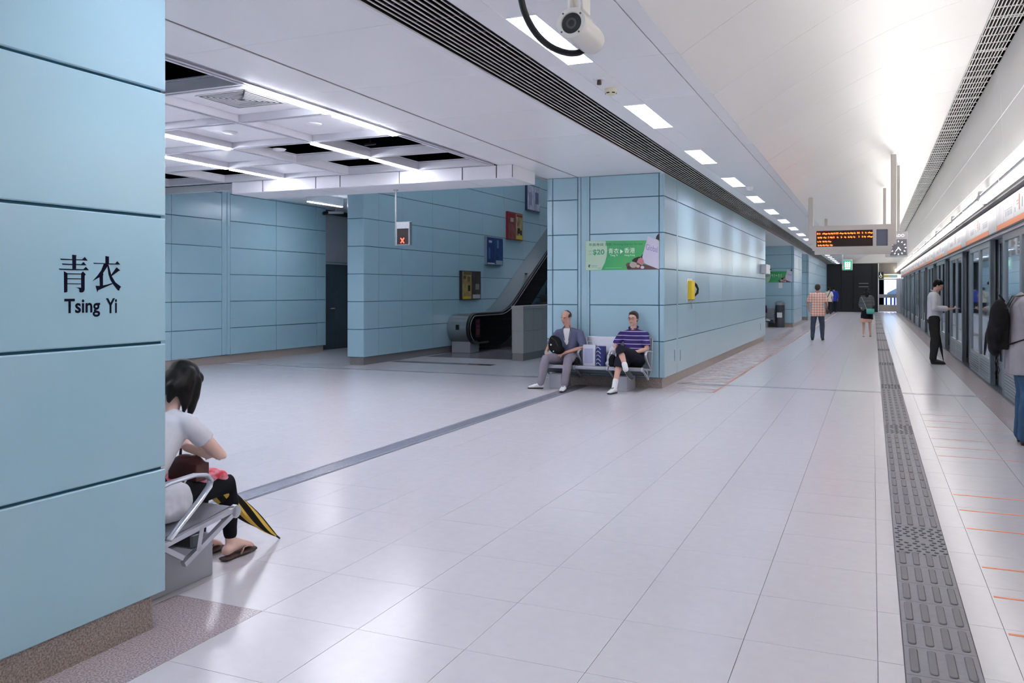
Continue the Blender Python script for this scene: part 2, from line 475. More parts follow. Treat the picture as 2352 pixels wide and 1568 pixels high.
# small dark pull slots on the wall panels
slot = MB()
def pull(y, z, h):
    P = [(-.011, -h), (.004, -h*.5), (.009, 0), (.004, h*.5), (-.011, h), (-.002, h*.5), (.001, 0), (-.002, -h*.5)]
    MB().prism([(y + p[0], z + p[1]) for p in P], 'x', XF - .002, XF + .004).build('pull_slot', M_BLACK, pb)
pull(13.25, .46, .09); pull(13.68, .43, .09); pull(24.35, .47, .1)

# hall side walls
wb = MB().box(-12.6, -12.25, 4.0, 16.85, ZB, 4.6).build('wall_back', M_BLUE_J)
struct(wb, 'blue panelled back wall of the hall beside the steel doors', 'wall')
zr = [z for z in ROWS[:-1]] + [3.49, 4.2]
M_BLUEH = M_BLUE
clad(wb, '+x', -12.23, [4.0, 7.0, 10.0, 11.98, 13.32], zr, M_BLUEH)
panel(wb, '+x', -12.23, 13.325, 13.40, ZB + .01, 4.2, M_BLUEH, name='cover_strip', c=.003)
panel(wb, '+x', -12.247, 13.40, 13.48, ZB + .01, 4.2, M_BLUEH, name='cover_strip', c=.003)
panel(wb, '+x', -12.23, 13.48, 13.555, ZB + .01, 4.2, M_BLUEH, name='cover_strip', c=.003)
clad(wb, '+x', -12.23, [13.56, 15.02, 16.5, 16.85], zr, M_BLUEH)
panel(wb, '+y', 16.87, -12.6, -12.24, ZB, 3.49, M_BLUEH)
MB().box(-12.6, -12.27, 4, 16.8, 0, ZB + .01).build('plinth', M_PLINTH, wb)
# steel double door in the recess
dr = struct(MB().box(-12.75, -12.62, 16.85, 20.4, 0, 3.6).build('door_1', mat('door_recess', '#3c4347', .5)), 'stainless steel double service door in the hall recess', 'door')
M_SDOOR = mat('door_stainless', '#5b686e', .25, metal=.5, noise=(3, '#59666b', .6))
for y0, y1 in ((16.9, 17.72), (17.73, 18.55), (18.6, 20.3)):
    lf = MB().cbox(-12.64, -12.58, y0, y1, .02, 2.14, .004).build('door_leaf', M_SDOOR, dr)
    MB().cbox(-12.58, -12.53, y1 - .2, y1 - .06, 1.02, 1.05, .006).build('handle', M_ALU, lf)
MB().cbox(-12.64, -12.55, 16.9, 20.3, 2.15, 2.2, .004).build('transom', M_ALU, dr)
MB().cbox(-12.64, -12.58, 16.9, 20.3, 2.21, 3.4, .004).build('overpanel', mat('stainless_baked_reflection', '#c4c2c8', .25, metal=.15), dr)  # pale base colour stands in for light reflected by the stainless panel
ws = struct(MB().box(-12.7, -9.6, 20.4, 20.6, 0, 4.6).build('wall_recess_end', M_BLUE), 'blue end wall of the hall recess behind the doors', 'wall')
# escalator side wall
ew = MB().box(-9.69 + .018, -9.318, 14.09, 34, ZB, 7.2).build('wall_escalator', M_BLUE_J)
struct(ew, 'dark blue panelled wall rising beside the escalator, hung with posters', 'wall')
zr2 = [ZB + PITCH*i for i in range(13)]
clad(ew, '-y', 14.07, [-9.69, -9.30], zr2, M_BLUE)
us = [14.07, 14.62, 15.55] + [15.55 + 1.35*i for i in range(1, 13)]
for i in range(len(us) - 1):
    for j in range(len(zr2) - 1):
        panel(ew, '+x', -9.30, us[i] + .0025, us[i+1] - .0025, zr2[j] + .006, zr2[j+1] - .006, M_BLUE, c=.003)
clad(ew, '-x', -9.69, [14.07, 17, 20.4], zr2, M_BLUE)
MB().box(-9.65, -9.34, 14.12, 34, 0, ZB + .01).build('plinth', mat('plinth_grey', '#8f8c8c', .4, noise=(80, '#6f6c6e', .8)), ew)
# closing walls outside the view
struct(MB().box(-13.2, -12.9, YS - .3, 34, -.2, 7.4).build('wall_left', M_BLUE), 'plain blue outer wall of the hall behind the panelled wall', 'wall')
struct(MB().box(-13.2, 6.3, YS - .4, YS - .1, -1.6, 7.4).build('wall_behind', mat('end_wall_pale', '#c9d4da', .5)), 'pale blue end wall of the platform behind the viewer', 'wall')
struct(MB().box(-13.2, -4.8, 34, 34.3, -.2, 7.4).build('wall_hall_end', M_BLUE), 'blue wall closing the hall beyond the escalator', 'wall')
struct(MB().box(-4.95, -4.82, 25.6, 43.9, 0, ZC).build('wall_lift_lobby', M_BLUE), 'blue recess wall between the far pillars', 'wall')

# dark end wall with glass gate
M_ENDW = mat('end_wall_black', '#1b1e22', .35, spec=.4, noise=(30, '#24272c', .7))
we = struct(MB().box(-2.95, .34, 62.0, 62.3, 0, 3.33).build('wall_end', M_ENDW), 'black glazed end wall at the far end of the platform', 'wall')
for xa, xb in ((-2.88, -2.0), (-1.98, -1.2), (-1.18, -.05), (-.03, .33)):
    MB().cbox(xa, xb, 61.97, 62.0, .05, 3.25, .004).build('panel', M_ENDW, we)
for zz in (1.73, 1.96): MB().box(-.85, -.25, 61.93, 61.97, zz - .015, zz + .015).build('rail', M_GREYP, we)
be = struct(MB().box(-2.95, 1.9, 62.0, 62.3, 3.33, 4.7).build('wall_end_bulkhead', M_VAULT), 'white bulkhead above the dark end wall', 'wall')
# glass gate at platform end and the bright daylight beyond
gd = struct(obj('door_2', None, None, (0, 61.9, 0)), 'glazed metal gate at the platform end with daylight behind', 'door')
for xa, xb in ((.34, .42), (1.48, 1.72)): MB().cbox(xa, xb, -.05, .05, 0, 2.30, .006).build('gate_post', M_ALU, gd)
MB().cbox(.42, 1.48, -.03, .03, 2.2, 2.28, .005).build('top_rail', M_ALU, gd)
MB().cbox(.42, 1.48, -.03, .03, .98, 1.22, .005).build('middle_rail', M_GREYP, gd)
MB().cbox(.42, 1.48, -.03, .03, .05, .50, .005).build('kick_plate', mat('gate_cream', '#c7c2b8', .4), gd)
for za, zb in ((.5, .98), (1.22, 2.2)): MB().box(.42, 1.48, -.006, .006, za, zb).build('pane', M_GLASS, gd)
MB().cbox(.38, 1.56, -.06, .02, 2.33, 2.55, .005).build('route_panel', mat('gate_band', '#d9cf7e', .5), gd)
MB().cbox(1.05, 1.56, -.07, -.06, 2.345, 2.535, .003).build('route_panel_end', mat('gate_band2', '#a9cbd2', .5), gd)
MB().box(.34, 1.75, .0, .1, 2.56, 3.33).build('overpanel', mat('gate_over', '#8a847c', .5, noise=(20, '#6b665f', .7)), gd)
out = thing('daylight_yard', 'bright daylight yard with a pale blue ramp seen through the end gate', 'outdoor view', (0, 64.5, 0))
M_DAY = mat('daylight', '#ffffff', .9, emit='#eef2ff', estr=2.0)
MB().box(.75, 1.75, .0, .05, 0, 3.0).build('bright_sky', M_DAY, out)
MB().prism([(.95, 1.3), (1.75, 1.75), (1.75, 1.2), (.95, 1.0)], 'y', -.35, -.05).build('ramp', mat('ramp_blue', '#b9c6ec', .8), out)
for xa in (.85, 1.15, 1.38): MB().box(xa, xa + .1, -.3, -.06, 0, 1.0).build('rail_post', mat('post_blue', '#3a48e0', .6), out)
MB().box(.36, .75, -.3, .05, 0, 3.0).build('dark_column', M_DARK, out)
yl = bpy.data.lights.new('yard_daylight', 'AREA'); yl.shape = 'RECTANGLE'; yl.size = 1.2; yl.size_y = 1.0; yl.energy = 60; yl.color = (.85, .9, 1)
yo = bpy.data.objects.new('yard_daylight', yl); COL.objects.link(yo); yo.location = (1.2, 63.2, 3.2); yo.rotation_euler = (R(25), 0, 0)
# ================================================================ CEILINGS
PY = [4.83 + 1.43*i for i in range(-10, 42) if YS - 1 < 4.83 + 1.43*i < 62.5]
def slab(parent, x0, x1, y0, y1, z, m, t=.02, name='panel', key={}):
    k = (round(x1-x0, 4), round(y1-y0, 4), round(t, 4), m.name)
    if k not in key:
        w, h, c = k[0], k[1], .003
        key[k] = MB().add([(c,c,0),(w-c,c,0),(w-c,h-c,0),(c,h-c,0),(0,0,c),(w,0,c),(w,h,c),(0,h,c),(0,0,t),(w,0,t),(w,h,t),(0,h,t)],
            [(0,3,2,1),(8,9,10,11)] + [(q+i, q+(i+1)%4, q+4+(i+1)%4, q+4+i) for q in (0, 4) for i in range(4)]).mesh(name, m)
    return obj(name, key[k], parent, (x0, y0, z))
so = struct(MB().box(-4.93, -2.906, YS, 62, ZC + .022, ZC + .06).box(-2.414, -2.226, YS, 62, ZC + .022, ZC + .06).box(-2.004, -1.34, YS, 62, ZC + .022, ZC + .06).box(-2.226, -2.004, YS, 62, ZC + .10, ZC + .12).build('ceiling', M_SHADOWGAP), 'flat white panelled soffit over the pillar line with a dark slatted vent', 'ceiling')
M_SOF = mat('soffit_white', '#f4f4f5', .32, spec=.45)
M_SOFT = mat('soffit_trim', '#efeff2', .4)
for i in range(len(PY) - 1):
    a, b = PY[i] + .001, PY[i+1] - .001
    slab(so, -4.93, -4.315, a, b, ZC, M_SOF)
    slab(so, -4.285, -2.95, a, b, ZC, M_SOF)
    slab(so, -2.415, -2.226, a, b, ZC, M_SOF); slab(so, -2.004, -1.469, a, b, ZC, M_SOF)
    slab(so, -1.463, -1.336, a, b, ZC, M_SOF)
for xx in (-4.325, -4.297): pass
MB().box(-2.95, -2.905, YS, 62, ZC - .012, ZC + .02).build('trim_strip', M_SOFT, so)
MB().box(-4.306, -4.292, YS, 62, ZC + .004, ZC + .02).build('groove_strip', mat('groove_brown', '#7c746c', .7), so)
# louvre vent
lv = tag(MB().box(-2.903, -2.417, YS, 62, ZC + .10, ZC + .13).build('louvre_vent', M_DARK), 'long black ceiling vent with thin white slats running along the soffit', 'air vent')
MB().box(-2.905, -2.900, YS, 62, ZC, ZC + .12).build('vent_side', M_BLACK, lv); MB().box(-2.420, -2.415, YS, 62, ZC, ZC + .12).build('vent_side', M_BLACK, lv)
M_SLAT = mat('slat_white', '#d9d8d4', .4)
for k in range(10):
    xx = -2.872 + k*.0465
    MB().box(xx, xx + .0095, YS, 62, ZC + .002, ZC + .009).build('slat', M_SLAT, lv)
yv = YS + .3; cb = MB().box(-2.90, -2.42, -.006, .006, ZC + .045, ZC + .06).mesh('cross_bar', mat('bar_dark', '#2b2b2a', .6))
while yv < 60: obj('cross_bar', cb, lv, (0, yv, 0)); yv += .38
# vault
VP = [(-1.336, 3.29), (-.736, 3.645), (-.299, 3.905), (.434, 4.208), (1.123, 4.356)]
def vz(x):
    # Lagrange through the measured points, softened by a cubic fit
    return VC[0] + VC[1]*x + VC[2]*x*x + VC[3]*x**3
def fit3(P):
    n = 4; A = [[sum(p[0]**(i+j) for p in P) for j in range(n)] for i in range(n)]; b = [sum(p[1]*p[0]**i for p in P) for i in range(n)]
    for i in range(n):
        for k in range(i+1, n):
            f = A[k][i]/A[i][i]
            for j in range(n): A[k][j] -= f*A[i][j]
            b[k] -= f*b[i]
    x = [0]*n
    for i in range(n-1, -1, -1): x[i] = (b[i] - sum(A[i][j]*x[j] for j in range(i+1, n)))/A[i][i]
    return x
VC = fit3(VP)
vprof = [(-1.336 + (1.123 + 1.336)*i/20, vz(-1.336 + (1.123 + 1.336)*i/20)) for i in range(21)]
va = struct(obj('ceiling', MB().strip([(p[0], p[1] + .03) for p in vprof], 'y', YS, 62, .03).mesh('ceiling', M_SHADOWGAP)), 'curved glossy white metal vault panels over the platform', 'ceiling')
vm = {}
VY = [6.325 + 1.43*i for i in range(-11, 40) if YS - 1 < 6.325 + 1.43*i < 62]
pm = MB().strip(vprof, 'y', .002, 1.426, .015).mesh('panel', M_VAULT, smooth=40)
for yv in VY: obj('panel', pm, va, (0, yv, 0))
# egg-crate grille beside the vault
gr = tag(MB().box(1.126, 1.457, YS, 62, 4.45, 4.50).build('grille_strip', mat('grille_void', '#2a221e', .9)), 'white open-cell ceiling grille strip between the vault and the tall white wall', 'grille')
MB().box(1.118, 1.124, YS, 62, 4.335, 4.46).build('grille_edge', M_VAULT, gr)
gm = mat('grille_white', '#e6e4e2', .4)
for k in range(9):
    xx = 1.150 + k*.0345
    MB().box(xx - .0045, xx + .0045, YS, 62, 4.350, 4.362).build('bar', gm, gr)
cbm = MB().box(1.124, 1.457, -.005, .005, 4.350, 4.362).mesh('cross_bar', gm)
yv = YS + .1; k = 0
while yv < 61.5:
    obj('cross_bar', cbm, gr, (0, yv, 0))
    if k % 4 == 0: obj('cross_bar', cbm, gr, (0, yv + .07, 0))
    yv += .32 + (.07 if k % 4 == 0 else 0); k += 1
# tall right wall above the screen doors
WPF = [(1.462, 4.36), (1.495, 3.70), (1.52, 3.13), (1.545, 2.78)]
wr = struct(MB().box(1.60, 1.95, YS, 62, 2.765, 4.34).build('wall_right', M_SHADOWGAP), 'tall glossy white panelled wall above the platform screen doors', 'wall')
yv = 12.1 - 4.4*5
while yv < 61:
    for (xa, za), (xb, zb) in zip(WPF, WPF[1:]):
        mb = MB().add([(xa, .003, za-.004), (xa, 4.397, za-.004), (xb, 4.397, zb+.004), (xb, .003, zb+.004),
                       (xa+.03, .003, za-.004), (xa+.03, 4.397, za-.004), (xb+.03, 4.397, zb+.004), (xb+.03, .003, zb+.004)],
                      [(0,1,2,3),(4,7,6,5),(0,4,5,1),(1,5,6,2),(2,6,7,3),(3,7,4,0)])
        key = ('wr', za)
        if key not in PCACHE: PCACHE[key] = mb.mesh('panel', M_VAULT)
        obj('panel', PCACHE[key], wr, (0, yv, 0))
    yv += 4.4
for za, xa in ((3.70, 1.495), (3.13, 1.52)):
    MB().box(xa - .004, xa + .02, YS, 61.9, za - .006, za + .006).build('joint_strip', M_SOFT, wr)
# hall coffered ceiling
hc = struct(MB().box(-13.0, -4.93, YS, 11.0, 4.62, 4.8).build('ceiling', M_DARK), 'white coffered hall ceiling with open dark gaps and tube lights', 'ceiling')
MB().box(-4.93, -4.90, YS, 62, ZC, 4.62).build('edge_fascia', M_CEIL, hc)
MB().box(-12.9, -4.94, 10.95, 11.0, ZC + .005, 4.62).build('added_dark_board', M_DARK, hc)  # black board added to close the coffer view and keep the void dark
GX = [-5.02 - 1.225*i for i in range(7)]; GY = [10.86 - 1.272*j for j in range(-0, 16)][::-1]
M_BEAM = mat('coffer_beam', '#d2d2d9', .5)
for gx in GX:
    for s in (-.03, .03):
        MB().box(gx + s - .016, gx + s + .016, YS, 10.87, ZC + .0, ZC + .10).build('grid_beam', M_BEAM, hc)
for gy in GY:
    for s in (-.03, .03):
        MB().box(-12.5, -5.0, gy + s - .016, gy + s + .016, ZC + .002, ZC + .098).build('grid_beam', M_BEAM, hc)
missing = {(0, 8.34), (1, 8.34), (0, 9.6), (1, 9.6), (0, 4.5), (3, 9.6), (4, 9.6)}
def gone(i, y): return any(i == a and abs(y - b) < .35 for a, b in missing)
for i in range(6):
    for j in range(len(GY) - 1):
        if gone(i, GY[j]):
            # open coffer: deep side boards only
            for (x0, x1, y0, y1) in ((GX[i+1]+.05, GX[i+1]+.065, GY[j]+.05, GY[j+1]-.05), (GX[i]-.065, GX[i]-.05, GY[j]+.05, GY[j+1]-.05),
                                     (GX[i+1]+.05, GX[i]-.05, GY[j+1]-.065, GY[j+1]-.05), (GX[i+1]+.05, GX[i]-.05, GY[j]+.05, GY[j]+.065)):
                MB().box(x0, x1, y0, y1, ZC + .10, ZC + .115).build('coffer_board', M_BEAM, hc)
            continue
        slab(hc, GX[i+1] + .05, GX[i] - .05, GY[j] + .05, GY[j+1] - .05, ZC + .075, M_CEIL)
# conduit hangers in the open coffers
for (hx, hy) in ((-5.7, 9.0), (-5.4, 9.2), (-6.6, 9.1), (-5.6, 10.2), (-6.7, 10.3), (-7.0, 10.0)):
    h = tag(MB().tube([(hx, hy, 4.63), (hx, hy, 3.62)], .012, 6, round_cap=False).tube([(hx-.08, hy, 3.62), (hx+.08, hy, 3.62)], .02, 6).build('conduit_hanger', M_BLACK),
        'thin dark conduit hanger inside an open coffer of the hall ceiling', 'hanger', 'hangers above the open coffers')
tray = tag(MB().box(-7.2, -5.2, 9.3, 9.45, 3.9, 4.0).build('cable_tray', mat('tray_grey', '#4b4e58', .6)), 'grey cable tray running above the open coffers', 'cable tray')
# air diffuser in a coffer
df = thing('air_diffuser', 'square white ceiling air diffuser with dark concentric louvres', 'air diffuser', (-5.66, 6.43, ZC + .07))
for k, hw in enumerate((.30, .255, .215, .175, .135, .095, .055)):
    z0 = -.006 - .0*k
    mb = MB()
    for (x0, x1, y0, y1) in ((-hw, hw, -hw, -hw+.014), (-hw, hw, hw-.014, hw), (-hw, -hw+.014, -hw, hw), (hw-.014, hw, -hw, hw)):
        mb.box(x0, x1, y0, y1, -.004, .001)
    mb.build('louvre_ring', M_SOFT, df)
MB().box(-.29, .29, -.29, .29, .0, .0045).build('diffuser_throat', M_BLACK, df)
for (sx, sy) in ((-6.95, 7.7), (-5.75, 7.7), (-7.2, 8.9)):
    o = MB().lathe([(.0001, -.02), (.07, -.02), (.085, -.008), (.09, 0), (.0001, 0)], c=(sx, sy, ZC + .075)).build('ceiling_speaker', M_SOFT, smooth=40)
    tag(o, 'flat round white speaker disc in a hall ceiling coffer', 'speaker', 'round ceiling discs in the hall')
# tube lights of the hall
def tube_light(x, y0, y1, z, label, group):
    t = thing('tube_light', label, 'light', (x, (y0+y1)/2, z), group=group); L = (y1 - y0)/2
    MB().box(-.032, .032, -L, L, 0, .04).build('housing', M_SOFT, t)
    MB().box(-.030, .030, -L + .01, L - .01, -.012, -.0005).build('diffuser', M_LAMP, t)
    return t
tl = tube_light(-5.055, 5.80, 7.0, ZC - .002, 'bright tube light recessed in the hall ceiling grid', 'tube lights in the hall ceiling grid')
def dup_light(x, y): 
    c = copy_tree(tl); c['label'] = 'bright tube light recessed in the hall ceiling grid'; c.location = (x, y, ZC - .002)
spots = [(-5.055, 7.7), (-6.27, 8.96), (-6.27, 10.25), (-7.5, 7.7), (-8.72, 9.0), (-8.72, 10.27)]
spots += [(-7.5, 6.4), (-6.27, 3.0), (-5.055, 1.6), (-7.5, .3), (-8.72, 4.0), (-9.95, 6.4), (-9.95, 1.5), (-7.5, -3), (-5.055, -3), (-11.1, 8.9)]
tl['label'] = 'tube light in the hall ceiling beside the square air diffuser'
for s_ in spots: dup_light(*s_)
for o_ in [o for o in COL.objects if o.name.startswith('tube_light')]:
    for (x_, y_), l_ in {(-5.055, 7.7): 'tube light beside the round ceiling speaker, between the diffuser and the open coffers', (-6.27, 8.96): 'tube light crossing the first open dark coffer of the hall ceiling',
        (-6.27, 10.25): 'tube light between the open coffers and the white drop beam', (-8.72, 10.27): 'tube light running up to the drop beam over the back wall'}.items():
        if abs(o_.location.x - x_) < .01 and abs(o_.location.y - y_) < .01: o_['label'] = l_; del o_['group']
del tl['group']
# bulkhead beam beyond the coffers
bk = struct(MB().box(-9.78, -4.70, 10.9, 11.75, 3.12, ZC - .003).build('trim_1', M_CEIL), 'white drop beam across the hall with narrow black slot joints', 'beam')
sl = [-9.79, -9.146, -8.091, -7.633, -6.562, -5.497, -4.95, -4.70]
for i in range(len(sl) - 1):
    panel(bk, '-y', 10.885, sl[i] + .008, sl[i+1] - .008, 3.105, ZC - .002, M_BEAM, c=.002)
    slab(bk, sl[i] + .003, sl[i+1] - .003, 10.90, 11.76, 3.10, M_CEIL)
MB().box(-9.78, -4.70, 10.895, 10.899, 3.11, ZC).build('slot_backing', M_BLACK, bk)
# recess ceiling to the left and its light
rc = struct(MB().box(-12.7, -9.70, 11.76, 20.5, 3.52, 3.6).build('ceiling', M_CEIL), 'low white ceiling of the recess in front of the steel doors', 'ceiling')
MB().box(-11.3, -9.72, 11.8, 13.9, 3.40, 3.52).build('dropped_panel', M_CEIL, rc)
MB().box(-12.25, -9.3, 11.76, 11.9, 3.12, 3.52).build('front_fascia', M_CEIL, rc) if False else None
c = tube_light(-10.75, 14.2, 15.4, 3.34, 'single tube light under the recess ceiling near the steel doors', None); 
MB().box(-.04, .04, -.6, .6, .04, .175).build('bracket', M_SOFT, c)
for (px_, py_) in ((-11.9, 9.7), (-12.05, 17.0)):
    t = thing('bullet_camera', 'slim white surveillance tube fixed under the hall ceiling' if py_ < 12 else 'slim white tube with a black end fixed above the steel doors', 'camera', (px_, py_, 3.14 if py_ < 12 else 3.36))
    MB().tube([(0, -.35, 0), (0, .3, .06)], .035, 10).build('tube_body', M_SOFT, t, smooth=40)
    MB().tube([(0, -.46, -.02), (0, -.36, 0)], .045, 10).build('tube_end', M_BLACK, t, smooth=40)
    MB().box(-.015, .015, -.02, .02, .02, .14).build('stem', M_SOFT, t)
# void above the escalator
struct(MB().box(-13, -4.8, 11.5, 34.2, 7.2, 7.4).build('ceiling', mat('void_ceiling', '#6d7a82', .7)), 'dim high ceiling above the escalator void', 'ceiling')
ev = struct(MB().box(-4.86, -4.82, 11.76, 34, ZC, 7.2).build('wall_void', M_BLUE), 'blue upper wall of the escalator void above the pillar line', 'wall')
struct(MB().box(-12.9, -4.83, 11.77, 11.85, ZC + .01, 7.2).build('wall_void_front', M_CEIL), 'white upstand wall over the drop beam facing the escalator void', 'wall')
for (lx, ly) in ((-8, 24), (-8, 29), (-8, 15), (-8, 19.5), (-5.8, 15), (-5.8, 20)):  # unseen lamps added to brighten the escalator void
    t = thing('added_void_light', 'added unseen tube light brightening the escalator void', 'light', (lx, ly, 7.12), group='added lights above the escalator')
    MB().box(-.14, .14, -.6, .6, 0, .08).build('housing', M_SOFT, t); MB().box(-.13, .13, -.58, .58, -.02, -.001).build('diffuser', M_VLAMP, t)

# soffit downlights
dl = thing('soffit_light', 'rectangular louvred light in the white soffit beside the slatted vent', 'light', (-2.115, 5.645, ZC), group='soffit lights along the vent')
MB().box(-.105, .105, -.61, .61, .075, .08).build('lens', M_DLAMP, dl)
fr = MB()
for (x0, x1, y0, y1) in ((-.117, -.105, -.622, .622), (.105, .117, -.622, .622), (-.105, .105, -.622, -.61), (-.105, .105, .61, .622)): fr.box(max(x0, -.1105), min(x1, .1105), y0, y1, -.002, .08)
fr.build('frame', M_SOFT, dl)
bl = MB().box(-.105, .105, -.002, .002, .0, .05).mesh('louvre', mat('louvre_grey', '#767b92', .35))
for k in range(17): obj('louvre', bl, dl, (0, -.544 + k*.068, 0))
dl['label'] = 'louvred soffit light behind the hanging surveillance camera'
for q in range(-6, 21):
    ya, yb_ = 5.645 + 2.845*q + .622, 5.645 + 2.845*(q + 1) - .622
    if yb_ > YS and ya < 61: slab(so, -2.2255, -2.0045, max(ya, YS), min(yb_, 62), ZC, M_SOF, name='filler_panel')
yv = 5.645 - 2.845*5; first = True
while yv < 61:
    if abs(yv - 5.645) > .1:
        c = copy_tree(dl); c.location = (-2.115, yv, ZC)
        c['label'] = 'rectangular louvred light in the white soffit beside the slatted vent'
        if abs(yv - 8.49) < .1: c['label'] = 'louvred soffit light just beyond the cream smoke detector'; del c['group']
    yv += 2.845
del dl['group']
# sprinkler, smoke detector, dome camera
t = thing('sprinkler_head', 'small dark sprinkler head on a white disc in the soffit', 'sprinkler', (-2.126, 6.78, ZC))
MB().lathe([(.0001, -.012), (.045, -.012), (.052, -.002), (.052, 0)]).build('rose', M_SOFT, t, smooth=40)
MB().lathe([(.0001, -.05), (.018, -.05), (.02, -.045), (.017, -.012)]).build('head', mat('sprinkler_brown', '#4a3a36', .4, metal=.4), t, smooth=40)
t = thing('smoke_detector', 'round cream smoke detector on the soffit beside the sprinkler', 'smoke detector', (-2.136, 7.16, ZC))
MB().lathe([(.0001, -.055), (.035, -.055), (.05, -.042), (.052, -.02), (.056, 0)]).build('body', mat('detector_cream', '#e9dfca', .4), t, smooth=40)
for a in range(6):
    MB().box(-.014, .014, -.004, .004, -.046, -.036).build('vent_slot', M_BLACK, t, loc=(.0465*math.cos(a*1.047 - .8), .0465*math.sin(a*1.047 - .8), 0), rot=(0, 0, a*1.047 - .8 + R(90)))
t = thing('dome_detector', 'small white dome detector on the soffit near the middle lights', 'smoke detector', (-1.95, 14.9, ZC))
MB().lathe([(.0001, -.075), (.03, -.07), (.055, -.045), (.06, -.01), (.065, 0)]).build('dome', M_SOFT, t, smooth=60)
MB().lathe([(.066, -.006), (.072, 0)]).build('ring', M_SOFT, t)

# ================================================================ PLATFORM SCREEN DOORS
XP, XQ = 1.70, 1.80
leafm = {}
def ring(x0, x1, y0, y1, z0, z1, a0, a1, b0, b1):
    """frame with one rectangular opening y a0..a1, z b0..b1"""
    return MB().box(x0, x1, y0, a0, z0, z1).box(x0, x1, a1, y1, z0, z1).box(x0, x1, a0, a1, z0, b0).box(x0, x1, a0, a1, b1, z1)
W2 = 1.482
M_leaf = {}
leaf_frame = ring(XP, XP + .07, 0, W2 - .004, .02, 2.285, .085, W2 - .09, .40, 2.19).mesh('leaf_frame', M_PSD)
leaf_pane = MB().box(XP + .02, XP + .032, .085, W2 - .09, .40, 2.19).mesh('pane', M_GLASS)
stile = MB().cbox(XP - .012, XP + .07, 0, .075, .03, 2.285, .012).mesh('end_stile', M_PSD)
slat_m = MB().box(XP - .003, XP + .001, .12, W2 - .125, 0, .012).mesh('vent_slat', mat('vent_slot', '#6d757c', .5, metal=.4))
fix_frame = ring(XQ, XQ + .05, 0, 1.36, .02, 2.285, .05, 1.31, .40, 2.22).mesh('fixed_frame', M_PSD)
fix_pane = MB().box(XQ + .01, XQ + .02, .05, 1.31, .40, 2.22).mesh('pane', M_GLASS)
gap_m = MB().box(XQ - .01, XQ + .06, 1.36, 1.43, .0, 2.285).mesh('dark_jamb', M_PSDD)
hp = [(0, .92), (.93, 1.85), (1.86, 2.78), (2.79, 3.45), (3.46, 4.395)]
M_HEAD = mat('header_white', '#d9dadd', .35, spec=.5)
M_HEADG = mat('header_grey', '#b9babf', .3, metal=.4)
sill_m = MB().box(XP - .03, XP + .20, 0, 4.398, 0, .018).mesh('sill', M_DKSTEEL)
rail_m = MB().box(XP - .035, XP + .2, 0, 4.398, 2.335, 2.352).mesh('rail', M_PSDD)
rail2 = MB().box(XP - .02, XP + .2, 0, 4.398, 2.29, 2.334).mesh('rail', M_GREYP)
band_m = MB().box(XP - .028, XP + .0, 0, 3.448, 2.36, 2.435).mesh('orange_band', M_ORANGE)
hbox = MB().box(XP - .0, XP + .2, 0, 4.4, 2.352, 2.76).mesh('header_box', M_SHADOWGAP)
hpm = [MB().cbox(XP - .026, XP, a + .003, b - .003, 2.437 if i < 4 else 2.36, 2.75, .003).mesh('header_panel', M_HEAD if i < 4 else M_HEADG) for i, (a, b) in enumerate(hp)]
M_PRINT = mat('print_grey', '#a7abb2', .6); M_PRINTR = mat('print_red', '#d8a89b', .6)
route = MB().box(XP - .028, XP - .0255, .12, .82, 2.585, 2.592); [route.box(XP - .028, XP - .0255, .15 + k*.09, .17 + k*.09, 2.50, 2.57) for k in range(7)]
route_m = route.mesh('route_print', M_PRINT)
num_m = MB().box(XP - .028, XP - .0255, 1.14, 1.20, 2.52, 2.64).box(XP - .028, XP - .0255, 1.72, 1.76, 2.5, 2.56).mesh('sign_print', M_PRINT)
num_r = MB().box(XP - .028, XP - .0255, 1.36, 1.44, 2.5, 2.70).box(XP - .028, XP - .0255, 1.48, 1.62, 2.62, 2.635).box(XP - .028, XP - .0255, 1.48, 1.6, 2.58, 2.595).mesh('sign_print', M_PRINTR)
k = 0
for q in range(-3, 11):
    yu = 15.0 + 4.4*q
    if yu > 58.9: break
    k += 1
    d = tag(obj('door_%d' % (k + 2), None, None, (0, yu, 0)), 'grey framed glass platform screen door bay under an orange-striped header', 'screen door', 'platform screen door bays', 'structure')
    for s in (0, 1):
        lf = obj('door_leaf', leaf_frame, d, (0, s*W2, 0))
        obj('pane', leaf_pane, lf)
        for z in range(7): obj('vent_slat', slat_m, lf, (0, 0, .07 + z*.042))
        obj('end_stile', stile, lf, (0, 0 if s == 0 else W2 - .079, 0))
    ff = obj('fixed_frame', fix_frame, d, (0, 2.97, 0)); obj('pane', fix_pane, ff)
    obj('dark_jamb', gap_m, d, (0, 2.97, 0))
    MB().box(XP + .01, XQ + .06, 2.962, 2.975, .0, 2.285).build('dark_jamb', M_PSDD, d)
    for m_, n_ in ((sill_m, 'sill'), (rail_m, 'rail'), (rail2, 'rail'), (band_m, 'orange_band'), (hbox, 'header_box')): obj(n_, m_, d)
    for hm in hpm: obj('header_panel', hm, d)
    for off in (0, 1.86): obj('route_print', route_m, d, (0, off, 0))
    obj('sign_print', num_m, d); obj('sign_print', num_r, d)
    if q == 10: pass
struct(MB().box(XP, XQ + .1, -9.0, 1.8, 0, 2.76).build('wall_screen_near', M_PSD), 'plain grey screen door wall behind the viewer', 'wall')
struct(MB().box(XP + .02, XQ + .1, 59.0, 62.0, 0, 2.76).build('wall_screen_far', M_PSD), 'grey end panel of the screen doors by the gate', 'wall')
